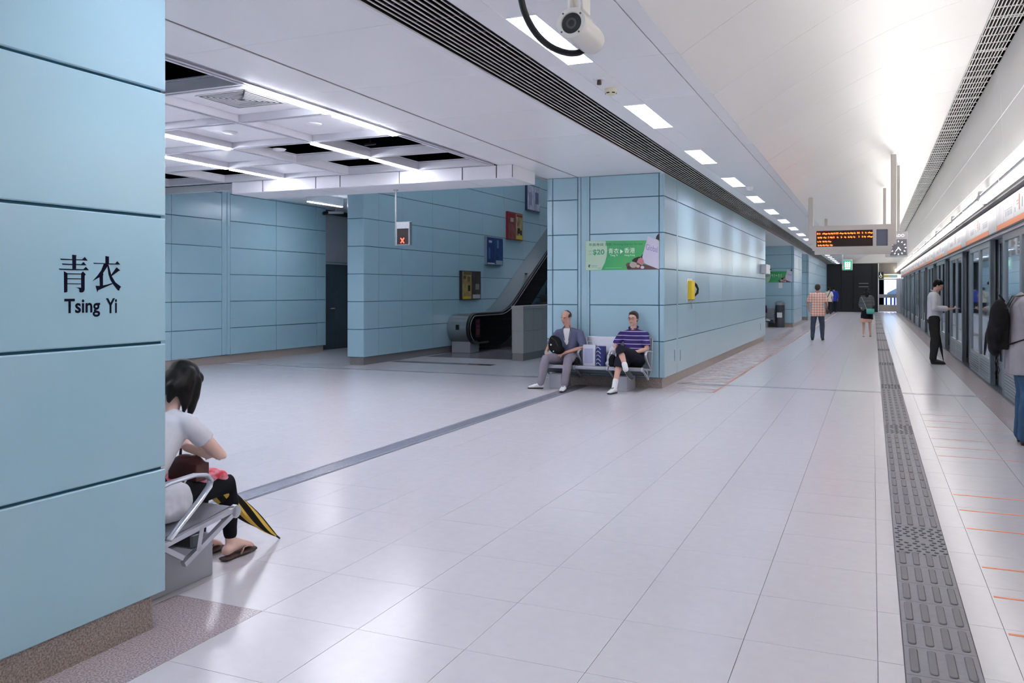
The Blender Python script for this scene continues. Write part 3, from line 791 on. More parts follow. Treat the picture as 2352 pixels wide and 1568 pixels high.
# platform-edge pipe light
pl = thing('edge_light', 'grey pipe with a glowing tube diffuser fixed above the screen doors', 'light', (1.44, 13.74, 2.80), group='pipe lights above the screen doors')
M_PIPE = mat('pipe_grey', '#b4b3b8', .4)
MB().tube([(0, -.07, .03), (0, 4.325, .03)], .042, 14, round_cap=False).build('pipe', M_PIPE, pl, smooth=40)
mb = MB(); mb.tube([(.01, .16, -.045), (.01, 4.24, -.045)], (.045), 12).build('diffuser', M_PLAMP, pl, smooth=40) if False else None
MB().prism([(-.035, -.01), (-.045, -.035), (-.03, -.066), (.01, -.078), (.05, -.066), (.06, -.03), (.05, -.01)], 'y', .17, 4.23).build('diffuser', M_PLAMP, pl)
MB().prism([(-.034, .058), (.026, .082), (.026, .045), (-.02, .045)], 'y', .2, 4.2).build('uplight', M_ULAMP, pl)
MB().box(.028, .034, .15, 4.25, .04, .092).build('added_shade_fin', M_PIPE, pl)  # fin added to shield the wall from the uplight
MB().cbox(-.04, .06, -.07, .05, .04, .12, .008).build('bracket_box', M_PIPE, pl)
MB().cbox(-.045, .02, -.06, .04, .0, .045, .006).build('rusty_clamp', mat('rust', '#c58872', .7, noise=(30, '#a36a58', .8)), pl)
MB().tube([(0, -.06, .03), (0, .10, .03)], .052, 14, round_cap=False).build('collar', mat('collar_grey', '#c4c4c8', .35), pl, smooth=40)
MB().tube([(0, 2.2, .03), (0, 2.26, .03)], .05, 14, round_cap=False).build('collar', MATS['collar_grey'], pl, smooth=40)
MB().box(.04, .095, -.03, .03, .0, .04).build('arm', M_PIPE, pl); MB().box(.03, .095, .1, 4.3, -.065, -.04).build('tray', mat('tray_dull', '#9a9a9e', .5), pl)
for q in range(-5, 11):
    if q == 0: continue
    c = copy_tree(pl); c.location = (1.44, 13.74 + 4.4*q, 2.80)
# trackside tunnel behind the screen doors
M_TUN = mat('tunnel_dark', '#2a323c', .8, noise=(1.2, '#1a2028', .8))
struct(MB().box(6.0, 6.3, YS, 66, -1.5, 5).build('wall_tunnel', M_TUN), 'dark trackside tunnel wall beyond the glass doors', 'wall')
struct(MB().box(1.9, 6.3, YS, 66, -1.7, -1.5).build('floor_track', M_TUN), 'dark track bed beyond the glass doors', 'floor')
struct(MB().box(1.9, 6.3, YS, 66, 4.6, 5).build('ceiling', M_TUN), 'dark tunnel roof beyond the glass doors', 'ceiling')
struct(MB().box(1.88, 1.92, YS, 66, -1.5, 0).build('wall_platform_edge', M_TUN), 'platform edge wall above the track bed', 'wall')
struct(MB().box(-13, 6.3, 66, 66.2, -1.7, 7.4).build('wall_far', M_DARK), 'dark wall beyond the platform end', 'wall')
# ================================================================ helpers for print on flat faces
_s, _c = math.sin(YAW), math.cos(YAW)
def on_x(px, py, X):
    k = (px - 1176)/FPX; Y = X*(_c + k*_s)/(k*_c - _s); d = -X*_s + Y*_c
    return Y, CAMH + (HOR - py)*d/FPX
def on_y(px, py, Y):
    k = (px - 1176)/FPX; X = Y*(k*_c - _s)/(_c + k*_s); d = -X*_s + Y*_c
    return X, CAMH + (HOR - py)*d/FPX
def fit_text(body, x0, x1, z0, z1, m, parent, plane, face, name='lettering', bold=0., t=.0006, skew=0.):
    """text stretched to a rectangle on a vertical face; x is X for '-y' faces and Y for '+x' faces"""
    me = text_mesh(body, .1, name, m, bold=bold, extrude=0)
    xs = [v.co.x for v in me.vertices]; ys = [v.co.y for v in me.vertices]
    ax, bx, ay, by = min(xs), max(xs), min(ys), max(ys)
    for v in me.vertices:
        u = (v.co.x - ax)/(bx - ax); w = (v.co.y - ay)/(by - ay)
        p = x0 + u*(x1 - x0); q = z0 + w*(z1 - z0) + skew*(u - .5)
        v.co = (p, plane - t, q) if face == '-y' else (plane + t, p, q)
    me.update(); return obj(name, me, parent)
def poly_face(P, plane, face, m, parent, name, t0=0., t1=.0008):
    s = -1 if face == '-y' else 1
    return MB().prism(P, 'y' if face == '-y' else 'x', plane + s*t0, plane + s*t1).build(name, m, parent)

# ---------------------------------------------------------------- station name on the near pillar
nm = thing('station_name', 'dark navy station name lettering in Chinese and English on the near pillar', 'lettering', (-2.885, 2.4, 1.5))
def nmp(P):
    out = []
    for u, v in P:
        Y, z = on_x(120 + u*.1148, 570 + v*.1148, -2.885); out.append((Y - 2.4, z - 1.5))
    return out
G1 = [[(400,128),(488,140),(475,155),(475,415),(402,415)], [(157,205),(395,217),(600,222),(648,175),(706,248),(600,240),(395,236),(175,232)],
 [(190,303),(395,315),(580,318),(615,278),(630,280),(680,340),(560,336),(395,334),(208,328)], [(128,405),(400,415),(620,420),(672,372),(732,440),(400,436),(150,430)],
 [(232,460),(300,498),(300,870),(275,882),(235,885)], [(295,500),(580,505),(580,522),(295,520)],
 [(578,500),(613,465),(668,522),(645,550),(645,830),(630,865),(600,882),(565,885),(540,870),(542,825),(520,800),(462,780),(578,788)],
 [(300,598),(580,604),(580,620),(300,618)], [(300,700),(580,704),(580,718),(300,716)]]
G2 = [[(1062,155),(1140,168),(1132,180),(1132,310),(1062,310)], [(818,290),(1062,300),(1260,306),(1300,258),(1358,325),(1130,320),(1110,318),(1025,314),(835,310)],
 [(1030,312),(1120,320),(1100,365),(1012,500),(945,578),(805,655),(905,545),(980,440)], [(945,578),(1012,500),(1022,522),(1012,545),(1012,745),(950,760)],
 [(865,750),(950,752),(1012,742),(1100,725),(1190,697),(1210,712),(915,840),(903,875),(888,830)],
 [(1103,360),(1122,328),(1180,540),(1195,570),(1260,680),(1375,770),(1350,800),(1335,848),(1310,840),(1215,720),(1160,630),(1125,520)],
 [(1285,383),(1358,443),(1325,455),(1190,555),(1175,535),(1250,430)]]
for G in (G1, G2):
    mb = MB()
    for k, P in enumerate(G): mb.prism(nmp(P), 'x', .0, .0010 + .00003*k)
    mb.build('character', M_NAVY, nm)
def wordfit(body, P0, P1):
    (ya, za), (yb, zb) = nmp([P0])[0], nmp([P1])[0]
    me = text_mesh(body, .1, 'word', M_NAVY, bold=.0022, extrude=0)
    xs = [v.co.x for v in me.vertices]; ys = [v.co.y for v in me.vertices]
    ax, bx, ay, by = min(xs), max(xs), min(ys), max(ys)
    for v in me.vertices:
        u = (v.co.x-ax)/(bx-ax); w = (v.co.y-ay)/(by-ay)
        v.co = (.0009, ya + u*(yb-ya), za + w*(zb-za))
    obj('word', me, nm)
wordfit('Tsing', (238, 1392), (955, 1003)); wordfit('Yi', (1070, 1300), (1292, 997))

# ---------------------------------------------------------------- green poster
def poster(Y0, label):
    p = thing('advert_poster', label, 'poster', (0, Y0, 0))
    def q(P): 
        out = []
        for u, v in P:
            X, z = on_y(1320 + u*.12755, 520 + v*.12755, 12.55); out.append((X, z))
        return out
    def pf(P, col, name, t):
        m = mat('print_' + col.strip('#'), col, .35, spec=.4)
        return poly_face(q(P), 0, '-y', m, p, name, 0, t)
    green = mat('print_green', '#3fae6c', .35, noise=(2.2, '#55b96a', .8, 2))
    poly_face(q([(197, 262), (1525, 248), (1525, 775), (195, 790)]), 0, '-y', green, p, 'green_ground', 0, .0006)
    pf([(197,264),(555,261),(580,340),(588,430),(575,540),(545,650),(480,780),(197,788)], '#b9d6bd', 'pale_field', .0010)
    pf([(920,680),(960,650),(1180,660),(1290,690),(1525,765),(1525,774),(950,779)], '#6d4f52', 'table', .0010)
    pf([(1030,610),(1075,570),(1150,545),(1190,545),(1225,490),(1240,560),(1120,650),(1060,650)], '#33231f', 'sleeve', .0012)
    pf([(1318,172),(1522,262),(1522,768),(1465,750),(1230,650),(1218,540)], '#d8d2e4', 'sheet', .0014)
    pf([(1150,575),(1200,555),(1240,600),(1250,660),(1215,700),(1120,640)], '#c9848a', 'hand', .0018)
    pf([(1522,130),(1495,145),(1470,180),(1462,222),(1522,248)], '#3b2530', 'hair', .0018)
    for cx, cy, r, col in ((1055, 690, 68, '#b9a9a3'), (1050, 715, 42, '#6e5a58'), (1140, 715, 34, '#d8b3a8'), (985, 735, 40, '#4a3330'), (1220, 735, 34, '#cfd6d6')):
        pf([(cx + r*math.cos(a*.524), cy + r*.8*math.sin(a*.524)) for a in range(12)], col, 'crockery', .0016 + r*1e-6)
    def tx(body, x0, x1, y0, y1, col, bold=0., skew=0):
        a, b = q([(x0, y1)])[0], q([(x1, y0)])[0]
        fit_text(body, a[0], b[0], a[1], b[1], mat('print_' + col.strip('#'), col, .35, spec=.4), p, 0, '-y', bold=bold, t=.0022, skew=skew)
    tx('早晨專綫', 255, 520, 298, 356, '#2f7f55'); tx('服務', 548, 670, 294, 350, '#22704a')
    tx('Morning Express Service', 695, 1225, 292, 352, '#1f7a4c')
    tx('$20', 328, 535, 412, 522, '#3fa070', .002); tx('港幣', 250, 312, 430, 462, '#8bb79b', 0); tx('HK', 250, 312, 482, 515, '#8bb79b', 0)
    tx('青衣', 608, 795, 390, 490, '#f2f6f0'); tx('香港', 893, 1085, 380, 482, '#f2f6f0')
    tx('Tsing Yi', 636, 776, 500, 545, '#f2f6f0'); tx('Hong Kong', 900, 1082, 498, 540, '#f2f6f0')
    pf([(820,410),(872,450),(820,492)], '#f2f6f0', 'arrow', .002)
    tx('Global', 1285, 1495, 335, 445, '#8f8cc0', 0., skew=-.05)
    pf([(250,690),(285,688),(285,698),(265,710),(284,732),(250,736)], '#1e4a40', 'logo', .002)
    for y_, a_, b_ in ((700, 300, 410), (725, 300, 405), (745, 415, 470)): pf([(a_, y_), (b_, y_), (b_, y_ + 8), (a_, y_ + 8)], '#84a995', 'small_print', .0018)
    pf([(555, 742), (850, 738), (850, 747), (555, 752)], '#7fd0a0', 'small_print', .0018)
    return p
poster(12.549, 'green rail fare poster with a cream price field on the wall above the bench')
po = poster(35.399, 'green fare poster on the far teal pillar above the litter bin')
st = tag(MB().box(-3.50, -3.35, 35.392, 35.399, 1.58, 1.80).build('notice_sticker', mat('sticker_white', '#e8e8ea', .5)), 'small white notice under the green poster on the far pillar', 'notice')
MB().lathe([(.0001, .004), (.035, .004), (.035, 0)], c=(-3.42, 35.392, 1.73), axis='y').xf(Matrix.Identity(4)).build('pictogram', M_BLACK, st)

# ---------------------------------------------------------------- emergency handset, wall box
t = thing('emergency_phone', 'yellow emergency handset unit with black handle on the long blue wall', 'phone', (XF, 14.42, 1.5))
MB().cbox(.0, .012, -.23, .20, -.21, .20, .004).build('back_plate', mat('plate_pale', '#dfe7ea', .4), t)
MB().cbox(.012, .085, -.20, .07, -.165, .165, .012).build('yellow_body', mat('handset_yellow', '#f2cf2c', .35), t)
MB().box(.012, .087, -.19, .0, -.172, -.165).build('bottom_lip', M_BLACK, t)
MB().tube([(.04, .075, .14), (.09, .12, .09), (.12, .15, .02), (.11, .14, -.05), (.06, .10, -.11)], [(.024, .018), (.026, .02), (.018, .016), (.024, .02), (.018, .014)], 10).build('handle', M_BLACK, t, smooth=50)
MB().tube([(.05, .10, -.11), (.03, .09, -.2), (.03, .085, -.32)], .005, 6).build('cord', mat('cord_grey', '#9fb4bd', .5), t)
t = thing('wall_box', 'pale wall box pair with a dark gap on the long blue wall', 'wall box', (XF, 24.9, 2.1))
MB().cbox(0, .16, -.55, -.03, -.13, .13, .006).build('box_half', mat('boxwhite', '#d8dadd', .4), t)
MB().cbox(0, .16, .03, .42, -.13, .13, .006).build('box_half', MATS['boxwhite'], t)
MB().box(0, .10, -.03, .03, -.125, .125).build('dark_gap', M_BLACK, t)
MB().tube([(.16, .36, .0), (.19, .36, .0)], .014, 8).build('knob', M_BLACK, t)

# ---------------------------------------------------------------- benches
M_SEAT = mat('perforated_metal', '#b7bac4', .35, metal=.6, noise=(260, '#9699a6', .7, 1))
def make_bench(label):
    b = thing('platform_bench', label, 'bench', (0, 0, 0))
    sprof = [(-.105, .345), (-.20, .325), (-.32, .325), (-.45, .338), (-.56, .357), (-.62, .366), (-.652, .360), (-.668, .338), (-.662, .315)]
    bprof = [(-.115, .37), (-.10, .42), (-.075, .54), (-.05, .66), (-.035, .74), (-.03, .765)]
    for i in range(3):
        x0 = -.7875 + .525*i
        MB().strip(sprof, 'x', x0 + .02, x0 + .505, .016).build('seat', M_ALU if False else M_SEAT, b, smooth=35)
        MB().strip(bprof, 'x', x0 + .02, x0 + .505, .014).build('backrest', M_SEAT, b, smooth=35)
        MB().tube([(x0 + .02, -.03, .768), (x0 + .505, -.03, .768)], .012, 8).build('back_rail', M_ALU, b, smooth=50)
    MB().cbox(-.80, .80, -.41, -.33, .225, .30, .01).build('beam', M_DKSTEEL, b)
    for i in range(4):
        x = -.7875 + .525*i
        f = MB()
        def bar(p, q, w, f=f, x=x):
            d = (Vector(q) - Vector(p)); n = Vector((-d.y, d.x)).normalized()*w
            f.prism([(p[0]+n.x, p[1]+n.y), (q[0]+n.x, q[1]+n.y), (q[0]-n.x, q[1]-n.y), (p[0]-n.x, p[1]-n.y)], 'x', x - .013, x + .013)
        bar((-.645, .352), (-.11, .285), .012); bar((-.64, .335), (-.29, .165), .013); bar((-.40, .315), (-.375, .205), .014); bar((-.13, .30), (-.28, .20), .012)
        f.lathe([(.0001, -.013), (.034, -.013), (.034, .013), (.0001, .013)], c=(x, -.645, .338), axis='x', seg=18)
        f.tube([(x, -.11, .30), (x, -.07, .54), (x, -.035, .76)], (.012), 8)
        f.build('end_frame', M_ALU, b, smooth=30)
        MB().tube([(x, -.055, .555), (x, -.20, .580), (x, -.36, .585), (x, -.44, .570), (x, -.472, .540), (x, -.462, .508), (x, -.40, .455), (x, -.28, .370), (x, -.20, .31)],
            [(.020, .011)]*9, 10, ref=(1, 0, 0)).build('armrest', M_ALU, b, smooth=50)
    for x0, x1 in ((-.675, -.48), (.36, .555)):
        MB().cbox(x0, x1, -.61, -.16, 0, .222, .006).build('base_block', M_GREYP, b)
    return b
bench_b = make_bench('silver three-seat metal bench under the green poster'); bench_b.location = (-3.865, 12.55, 0)
bench_a = copy_tree(bench_b); bench_a.location = (-3.865, 2.80, 0); bench_a.rotation_euler = (0, 0, math.pi)
bench_a['label'] = 'silver metal bench against the near pillar with a striped umbrella leaning on it'
bench_c = copy_tree(bench_b); bench_c.location = (-4.42, 35.40, 0); bench_c['label'] = 'silver metal bench at the far teal pillar beside the litter bin'

# ---------------------------------------------------------------- litter bin
t = thing('litter_bin', 'tall round grey litter bin with a white label at the far pillar', 'litter bin', (-3.42, 35.14, 0))
MB().lathe([(.0001, 0), (.17, 0), (.18, .02), (.18, .90), (.0001, .90)]).build('bin_body', M_DKSTEEL, t, smooth=40)
MB().lathe([(.185, .90), (.19, .92), (.18, 1.0), (.12, 1.04), (.0001, 1.05)]).build('bin_lid', M_STEEL, t, smooth=40)
MB().box(-.10, .10, -.186, -.178, .40, .60).build('bin_label', mat('sticker_white', '#e8e8ea', .5), t)

# ---------------------------------------------------------------- LED train indicator
t = thing('train_indicator', 'hanging cream train indicator with amber dot-matrix text', 'display sign', (-.3825, 18.0, 0))
M_SIGN = mat('sign_cream', '#d2cbc6', .45)
hw = .7375
body = ring_y = MB()
body.box(-hw, hw, 0, .22, 2.30, 2.375); body.box(-hw, hw, 0, .22, 2.70, 2.80); body.box(-hw, -.665, 0, .22, 2.375, 2.70)
body.box(.39, .455, 0, .22, 2.375, 2.70); body.box(.66, hw, 0, .22, 2.375, 2.70); body.box(-hw, hw, .19, .22, 2.375, 2.70)
body.build('housing', M_SIGN, t)
MB().prism([(0, 2.30), (.22, 2.30), (.20, 2.22), (.02, 2.22)], 'x', -hw + .04, hw - .02).build('lower_trim', M_SIGN, t)
MB().box(-.665, .39, .03, .05, 2.375, 2.70).build('screen', mat('led_board', '#2a1712', .5), t)
MB().box(.455, .66, .03, .05, 2.375, 2.70).build('dark_screen', mat('blank_screen', '#6f7489', .4), t)
M_LED = mat('led_amber', '#ff8a3a', .5, emit='#ff6a20', estr=1.0)

def dash(mb, u0, u1, v0, v1):
    # u,v in the crop frame of the sign (235..1440 by 270..570)
    a, b = -.665 + (u0 - 235)/1205*1.055, -.665 + (u1 - 235)/1205*1.055
    z1, z0 = 2.70 - (v0 - 285)/285*.325, 2.70 - (v1 - 285)/285*.325
    mb.box(a, b, .018, .0295, z0, z1)
rs = random.Random(3)
rows = [(330, 345, [(252,262),(270,285),(305,325),(365,480),(490,540),(548,600),(615,640),(655,668),(680,692),(702,714),(735,825),(838,890),(905,950),(960,1030),(1040,1080),(1115,1140),(1148,1168),(1215,1240),(1280,1310),(1335,1440)]),
        (398, 413, [(262,300),(308,362),(390,455),(492,505),(528,595),(610,630),(680,715),(768,792),(838,880),(915,950),(962,1010),(1030,1070),(1145,1160),(1215,1240),(1255,1295),(1325,1440)]),
        (470, 484, [(258,285),(300,340),(368,410),(418,468),(482,560)]), (535, 549, [(265,300),(310,360),(372,420),(430,510),(530,590)])]
for v0, v1, L in rows:
    led = MB()
    for u0, u1 in L:
        dash(led, u0, u1, v0 + rs.uniform(-3, 3), v1)
        if u1 - u0 > 25:
            dash(led, u0 + (u1-u0)*.25, u0 + (u1-u0)*.42, v0 - 10, v0); dash(led, u0 + (u1-u0)*.6, u0 + (u1-u0)*.85, v1, v1 + 9)
        else: dash(led, u0, u0 + 10, v0 - 12, v1 + 6)
    led.build('text_row', M_LED, t)
for x, xn in ((hw + .03, 0), (-hw - .035, 1)):
    zt = vz(-.3825 + x) - .02
    MB().cbox(x - .05, x + .05, .06, .16, 2.42 if xn else 2.40, zt, .01).build('hanger_post', M_SIGN, t)
t = thing('rear_indicator', 'slimmer sign hung on thin posts directly behind the train indicator', 'display sign', (-.43, 23.6, 0))
MB().cbox(-.62, .62, 0, .16, 2.56, 2.84, .01).build('housing', M_SIGN, t)
for x in (-.70, .72):
    MB().cbox(x - .035, x + .035, .05, .12, 2.56, vz(-.43 + x) - .02, .006).build('hanger_post', M_SIGN, t)
    MB().cbox(min(x, x*.86), max(x, x*.86), .05, .12, 2.62, 2.70, .004).build('side_arm', M_SIGN, t)
# clock
t = thing('platform_clock', 'square grey-faced wall clock hung beside the train indicator', 'clock', (.52, 20.0, 0))
zc = 2.42
MB().cbox(-.185, .185, 0, .10, zc - .20, zc + .36, .01).build('case', mat('clock_case', '#d3d3d6', .4), t)
MB().cbox(-.165, .165, -.006, 0, zc - .165, zc + .185, .002).build('face', mat('clock_face', '#8b8b95', .4), t)
M_W = mat('clock_white', '#f6f6f8', .4, emit='#ffffff', estr=.25)
for a in range(12):
    x, z = .14*math.sin(a*math.pi/6), .14*math.cos(a*math.pi/6)
    MB().box(-.012, .012, -.009, -.006, -.018, .018).build('hour_mark', M_W, t, loc=(x, 0, zc + z), rot=(0, a*math.pi/6, 0))
MB().box(-.008, .008, -.012, -.009, -.02, .10).build('minute_hand', M_W, t, loc=(0, 0, zc), rot=(0, R(217), 0))
MB().box(-.010, .010, -.015, -.012, -.02, .075).build('hour_hand', M_W, t, loc=(0, 0, zc), rot=(0, R(140), 0))
fit_text('ADO', -.08, .12, zc + .235, zc + .30, M_W, t, 0, '-y', bold=.003)
MB().cbox(-.26, -.185, .02, .08, zc - .2, zc - .02, .006).build('side_bracket', M_SIGN, t)
MB().cbox(-.03, .03, .02, .08, zc + .36, vz(.52) - .02, .006).build('hanger_post', M_SIGN, t)
# exit sign
t = thing('exit_sign', 'small green and white exit sign hung on a white post', 'exit sign', (-.86, 34.0, 0))
MB().cbox(-.17, .17, 0, .10, 2.25, 2.66, .01).build('case', M_SOFT, t)
MB().cbox(-.14, .14, -.008, 0, 2.275, 2.62, .002).build('green_face', mat('exit_green', '#1f9a6c', .4, emit='#1f9a6c', estr=.35), t)
M_EXW = mat('exit_white', '#dff5ee', .4, emit='#e6fff6', estr=.7)
ex = MB()
for dx in (-.075, 0, .075): ex.box(-.02 + dx, .02 + dx, -.012, -.008, 2.36, 2.57)
for dz in (2.38, 2.45, 2.53): ex.box(-.09, .09, -.012, -.008, dz - .012, dz + .012)
ex.box(-.09, .09, -.012, -.008, 2.30, 2.335)
ex.build('pictogram', M_EXW, t)
MB().cbox(-.20, -.16, .03, .07, 2.25, vz(-1.04) - .02, .004).build('hanger_post', M_SOFT, t)
# wheelchair sign at the gate
t = thing('access_sign', 'small black sign with a white wheelchair symbol by the end gate', 'sign', (.52, 61.6, 0))
MB().cbox(-.16, .16, 0, .04, 2.34, 2.72, .006).build('board', M_BLACK, t)
MB().lathe([(.06, .004), (.085, .004), (.085, 0), (.06, 0)], c=(0, -.004, 2.44), axis='y').build('wheel', M_W, t)
MB().tube([(-.01, -.005, 2.62), (-.01, -.005, 2.53), (.05, -.005, 2.52), (.07, -.005, 2.42)], .014, 6).build('figure', M_W, t)
MB().ell((-.01, -.005, 2.655), (.02, .004, .02)).build('figure_head', M_W, t)
MB().cbox(-.18, -.12, .0, .06, 0, 3.3, .006).build('post', M_SOFT, t)

# ---------------------------------------------------------------- red X sign
t = thing('escalator_status_sign', 'steel hanging sign showing a red lit cross near the escalator', 'sign', (-6.84, 11.45, 0))
MB().tube([(-.135, .02, 3.10), (-.135, .02, 2.20)], .016, 10, round_cap=False).build('pole', M_STEEL, t, smooth=40)
MB().lathe([(.0001, 3.085), (.04, 3.085), (.04, 3.10), (.0001, 3.10)], c=(-.135, .02, 0)).build('ceiling_flange', M_STEEL, t)
MB().cbox(-.118, .125, 0, .08, 2.21, 2.585, .005).build('case', M_STEEL, t)
MB().cbox(-.100, .105, -.006, 0, 2.225, 2.475, .002).build('screen', mat('status_screen', '#241319', .35), t)
M_RED = mat('led_red', '#ff3b2a', .5, emit='#ff3322', estr=3.0)
for a in (38, -38):
    MB().box(-.008, .008, -.010, -.006, -.05, .05).build('cross_stroke', M_RED, t, loc=(.0, 0, 2.285), rot=(0, R(a), 0))

# ---------------------------------------------------------------- posters beside the escalator
def frame_poster(name, label, y0, y1, z0, z1, cl, cr, bits):
    p = thing(name, label, 'poster', (-9.30, (y0+y1)/2, (z0+z1)/2)); w, h = (y1-y0)/2, (z1-z0)/2
    MB().cbox(0, .075, -w, w, -h, h, .006).build('frame', cl[1], p)
    for s, col in ((0, cl[0]), (1, cr)):
        a, b = (-w + .02, -.01) if s == 0 else (.01, w - .02)
        MB().box(.075, .079, a, b, -h + .025, h - .025).build('sheet', col, p)
    for (u0, u1, v0, v1, col) in bits:
        MB().box(.079, .081, -w + 2*w*u0, -w + 2*w*u1, -h + 2*h*v0, -h + 2*h*v1).build('print', mat('pp_' + col.strip('#'), col, .5), p)
    return p
pm_ = lambda n, a, b: mat(n, a, .45, noise=(6, b, .9, 3))
fr_dark = mat('poster_frame_dark', '#2a2c33', .4)
frame_poster('framed_poster', 'framed poster pair with yellow and brown sheets low beside the escalator', 18.25, 19.33, 1.26, 1.98, (pm_('pp1', '#b59f63', '#8a7444'), fr_dark), pm_('pp2', '#4a4238', '#2b2620'),
    [(.06, .44, .03, .12, '#d2b53f'), (.55, .95, .04, .18, '#b9b9bd'), (.06, .2, .72, .82, '#54432c'), (.28, .42, .62, .8, '#6d5a3a'), (.3, .42, .3, .5, '#2a2118'), (.08, .46, .86, .96, '#6b5638'), (.7, .9, .35, .55, '#8d8578')])
frame_poster('framed_poster', 'framed pair of deep blue posters above the escalator start', 19.68, 20.73, 2.17, 2.91, (pm_('pp3', '#1d3d78', '#16305f'), mat('poster_frame_grey', '#8b97a6', .4)), pm_('pp4', '#254a86', '#1a2f55'),
    [(.05, .46, .02, .07, '#c9d2dc'), (.55, .95, .03, .17, '#9fb0c2'), (.12, .3, .78, .86, '#b8c4d6'), (.6, .72, .6, .9, '#5f83b5'), (.1, .2, .2, .6, '#4b6ea8')])
frame_poster('framed_poster', 'framed red and yellow poster pair high beside the escalator', 21.08, 22.13, 2.91, 3.68, (pm_('pp5', '#9a5a55', '#6f3438'), mat('poster_frame_red', '#8c2b35', .4)), pm_('pp6', '#cbb98a', '#7a6a4a'),
    [(.05, .46, .8, .95, '#8f2530'), (.14, .34, .64, .78, '#b9a59a'), (.55, .95, .04, .17, '#dcc83e'), (.55, .95, .86, .94, '#8c3a33'), (.62, .78, .25, .45, '#2a1d16'), (.8, .92, .2, .38, '#2a1d16')])
frame_poster('framed_poster', 'framed pale poster with a grey figure highest beside the escalator', 22.46, 23.5, 3.84, 4.6, (pm_('pp7', '#cfd3e2', '#9aa3bd'), mat('poster_frame_navy', '#33405f', .4)), pm_('pp8', '#c3c8da', '#8f97b4'),
    [(.12, .35, .2, .7, '#8d95b3'), (.6, .85, .3, .75, '#5d6682')])

# ---------------------------------------------------------------- escalator
es = thing('escalator', 'escalator with steel skirting and black handrails climbing along the blue wall', 'escalator', (0, 0, 0))
def climb(y):
    """height gain of the truss along Y: level, eased bend, then 30 degrees"""
    y0, y1, t = 19.35, 20.45, math.tan(R(30))
    if y < y0: return 0.
    if y < y1: return t*(y-y0)**2/(2*(y1-y0))
    return t*(y1-y0)/2 + t*(y-y1)
ys = [17.95 + .1*i for i in range(0, 30)] + [21 + .6*i for i in range(0, 17)]
ys = sorted(set([round(v, 3) for v in ys]))
# newel drum: steel skirting wrapping round the end, between wall and handrail
R0, ZC0 = .335, .585
drum = [(17.95 - R0*math.sin(R(a)), ZC0 - R0*math.cos(R(a))) for a in range(0, 181, 15)]
top = drum + [(v, ZC0 + R0 + climb(v)) for v in ys if v > 17.95]
mb = MB(); n = len(top)
mb.add([(-9.29, p[0], p[1]) for p in top] + [(-8.80, p[0], p[1]) for p in top], [(i, i+1, n+i+1, n+i) for i in range(n-1)])
mb.prism(drum, 'x', -8.805, -8.80)
mb.build('steel_skirting', M_STEEL, es, smooth=40)
MB().box(-9.29, -8.82, 17.68, 17.73, .5, .58).build('skirting_band', M_DKSTEEL, es)
MB().cbox(-9.06, -8.98, 17.585, 17.62, .56, .68, .006).build('control_plate', M_BLACK, es)
MB().cbox(-9.27, -8.78, 17.8, 18.3, 0, .27, .01).build('newel_support', M_GREYP, es)
# far side panel and handrail
inner = [(17.95 - .29*math.sin(R(a)), ZC0 - .29*math.cos(R(a))) for a in range(0, 181, 15)]
up = [(v, ZC0 + .29 + climb(v)) for v in ys if v > 17.95]; lo = [(v, .10 + climb(v)) for v in ys if v > 18.4]
MB().prism(inner + up + lo[::-1] + [(18.4, .1), (18.2, ZC0 - .29)], 'x', -8.79, -8.76).build('side_panel', mat('side_panel_black', '#15141a', .15, spec=.6), es)
def rail(x, name):
    P = [(x, 18.7, ZC0 - R0 - .03), (x, 18.3, ZC0 - R0 - .03)] + [(x, 17.95 - (R0+.02)*math.sin(R(a)), ZC0 - (R0+.02)*math.cos(R(a))) for a in range(0, 181, 15)] + [(x, v, ZC0 + R0 + .02 + climb(v)) for v in ys if v > 17.95]
    MB().tube(P, [(.042, .024)]*len(P), 10, ref=(1, 0, 0)).build(name, mat('handrail_rubber', '#0d0c0e', .35), es, smooth=50)
rail(-8.74, 'handrail'); rail(-7.42, 'handrail')
MB().tube([(-8.70, 17.95 - .30*math.sin(R(a)), ZC0 - .30*math.cos(R(a))) for a in range(20, 181, 10)] + [(-8.70, v, ZC0 + .30 + climb(v)) for v in ys if v > 17.95], .012, 6).build('chrome_trim', M_ALU, es, smooth=50)
MB().prism(inner + up + lo[::-1] + [(18.4, .1), (18.2, ZC0 - .29)], 'x', -7.46, -7.42).build('side_panel', MATS['side_panel_black'], es)
MB().strip([(v, -.0 + climb(v - .2) + .02) for v in ys], 'x', -7.50, -7.06, .4).build('outer_skirting', M_DKSTEEL, es)
for i in range(26):
    v = 19.2 + .38*i
    MB().box(-8.72, -7.5, v, v + .40, climb(v) - .20, climb(v) + .01).build('step', M_DKSTEEL, es)
stk = MB().cbox(-8.758, -8.755, 18.05, 18.30, .36, .80, .001).build('warning_sticker', mat('sticker_maroon', '#4a2530', .4), es)
for a, b in ((.72, .77), (.60, .66), (.42, .56)): MB().box(-8.755, -8.753, 18.09, 18.26, a, b).build('sticker_print', mat('sticker_mark', '#7d4a55', .5), stk)
MB().cbox(-8.95, -8.90, 21.6, 21.72, ZC0 + R0 + climb(21.66), ZC0 + R0 + climb(21.66) + .04, .004).build('deck_stud', M_BLACK, es)
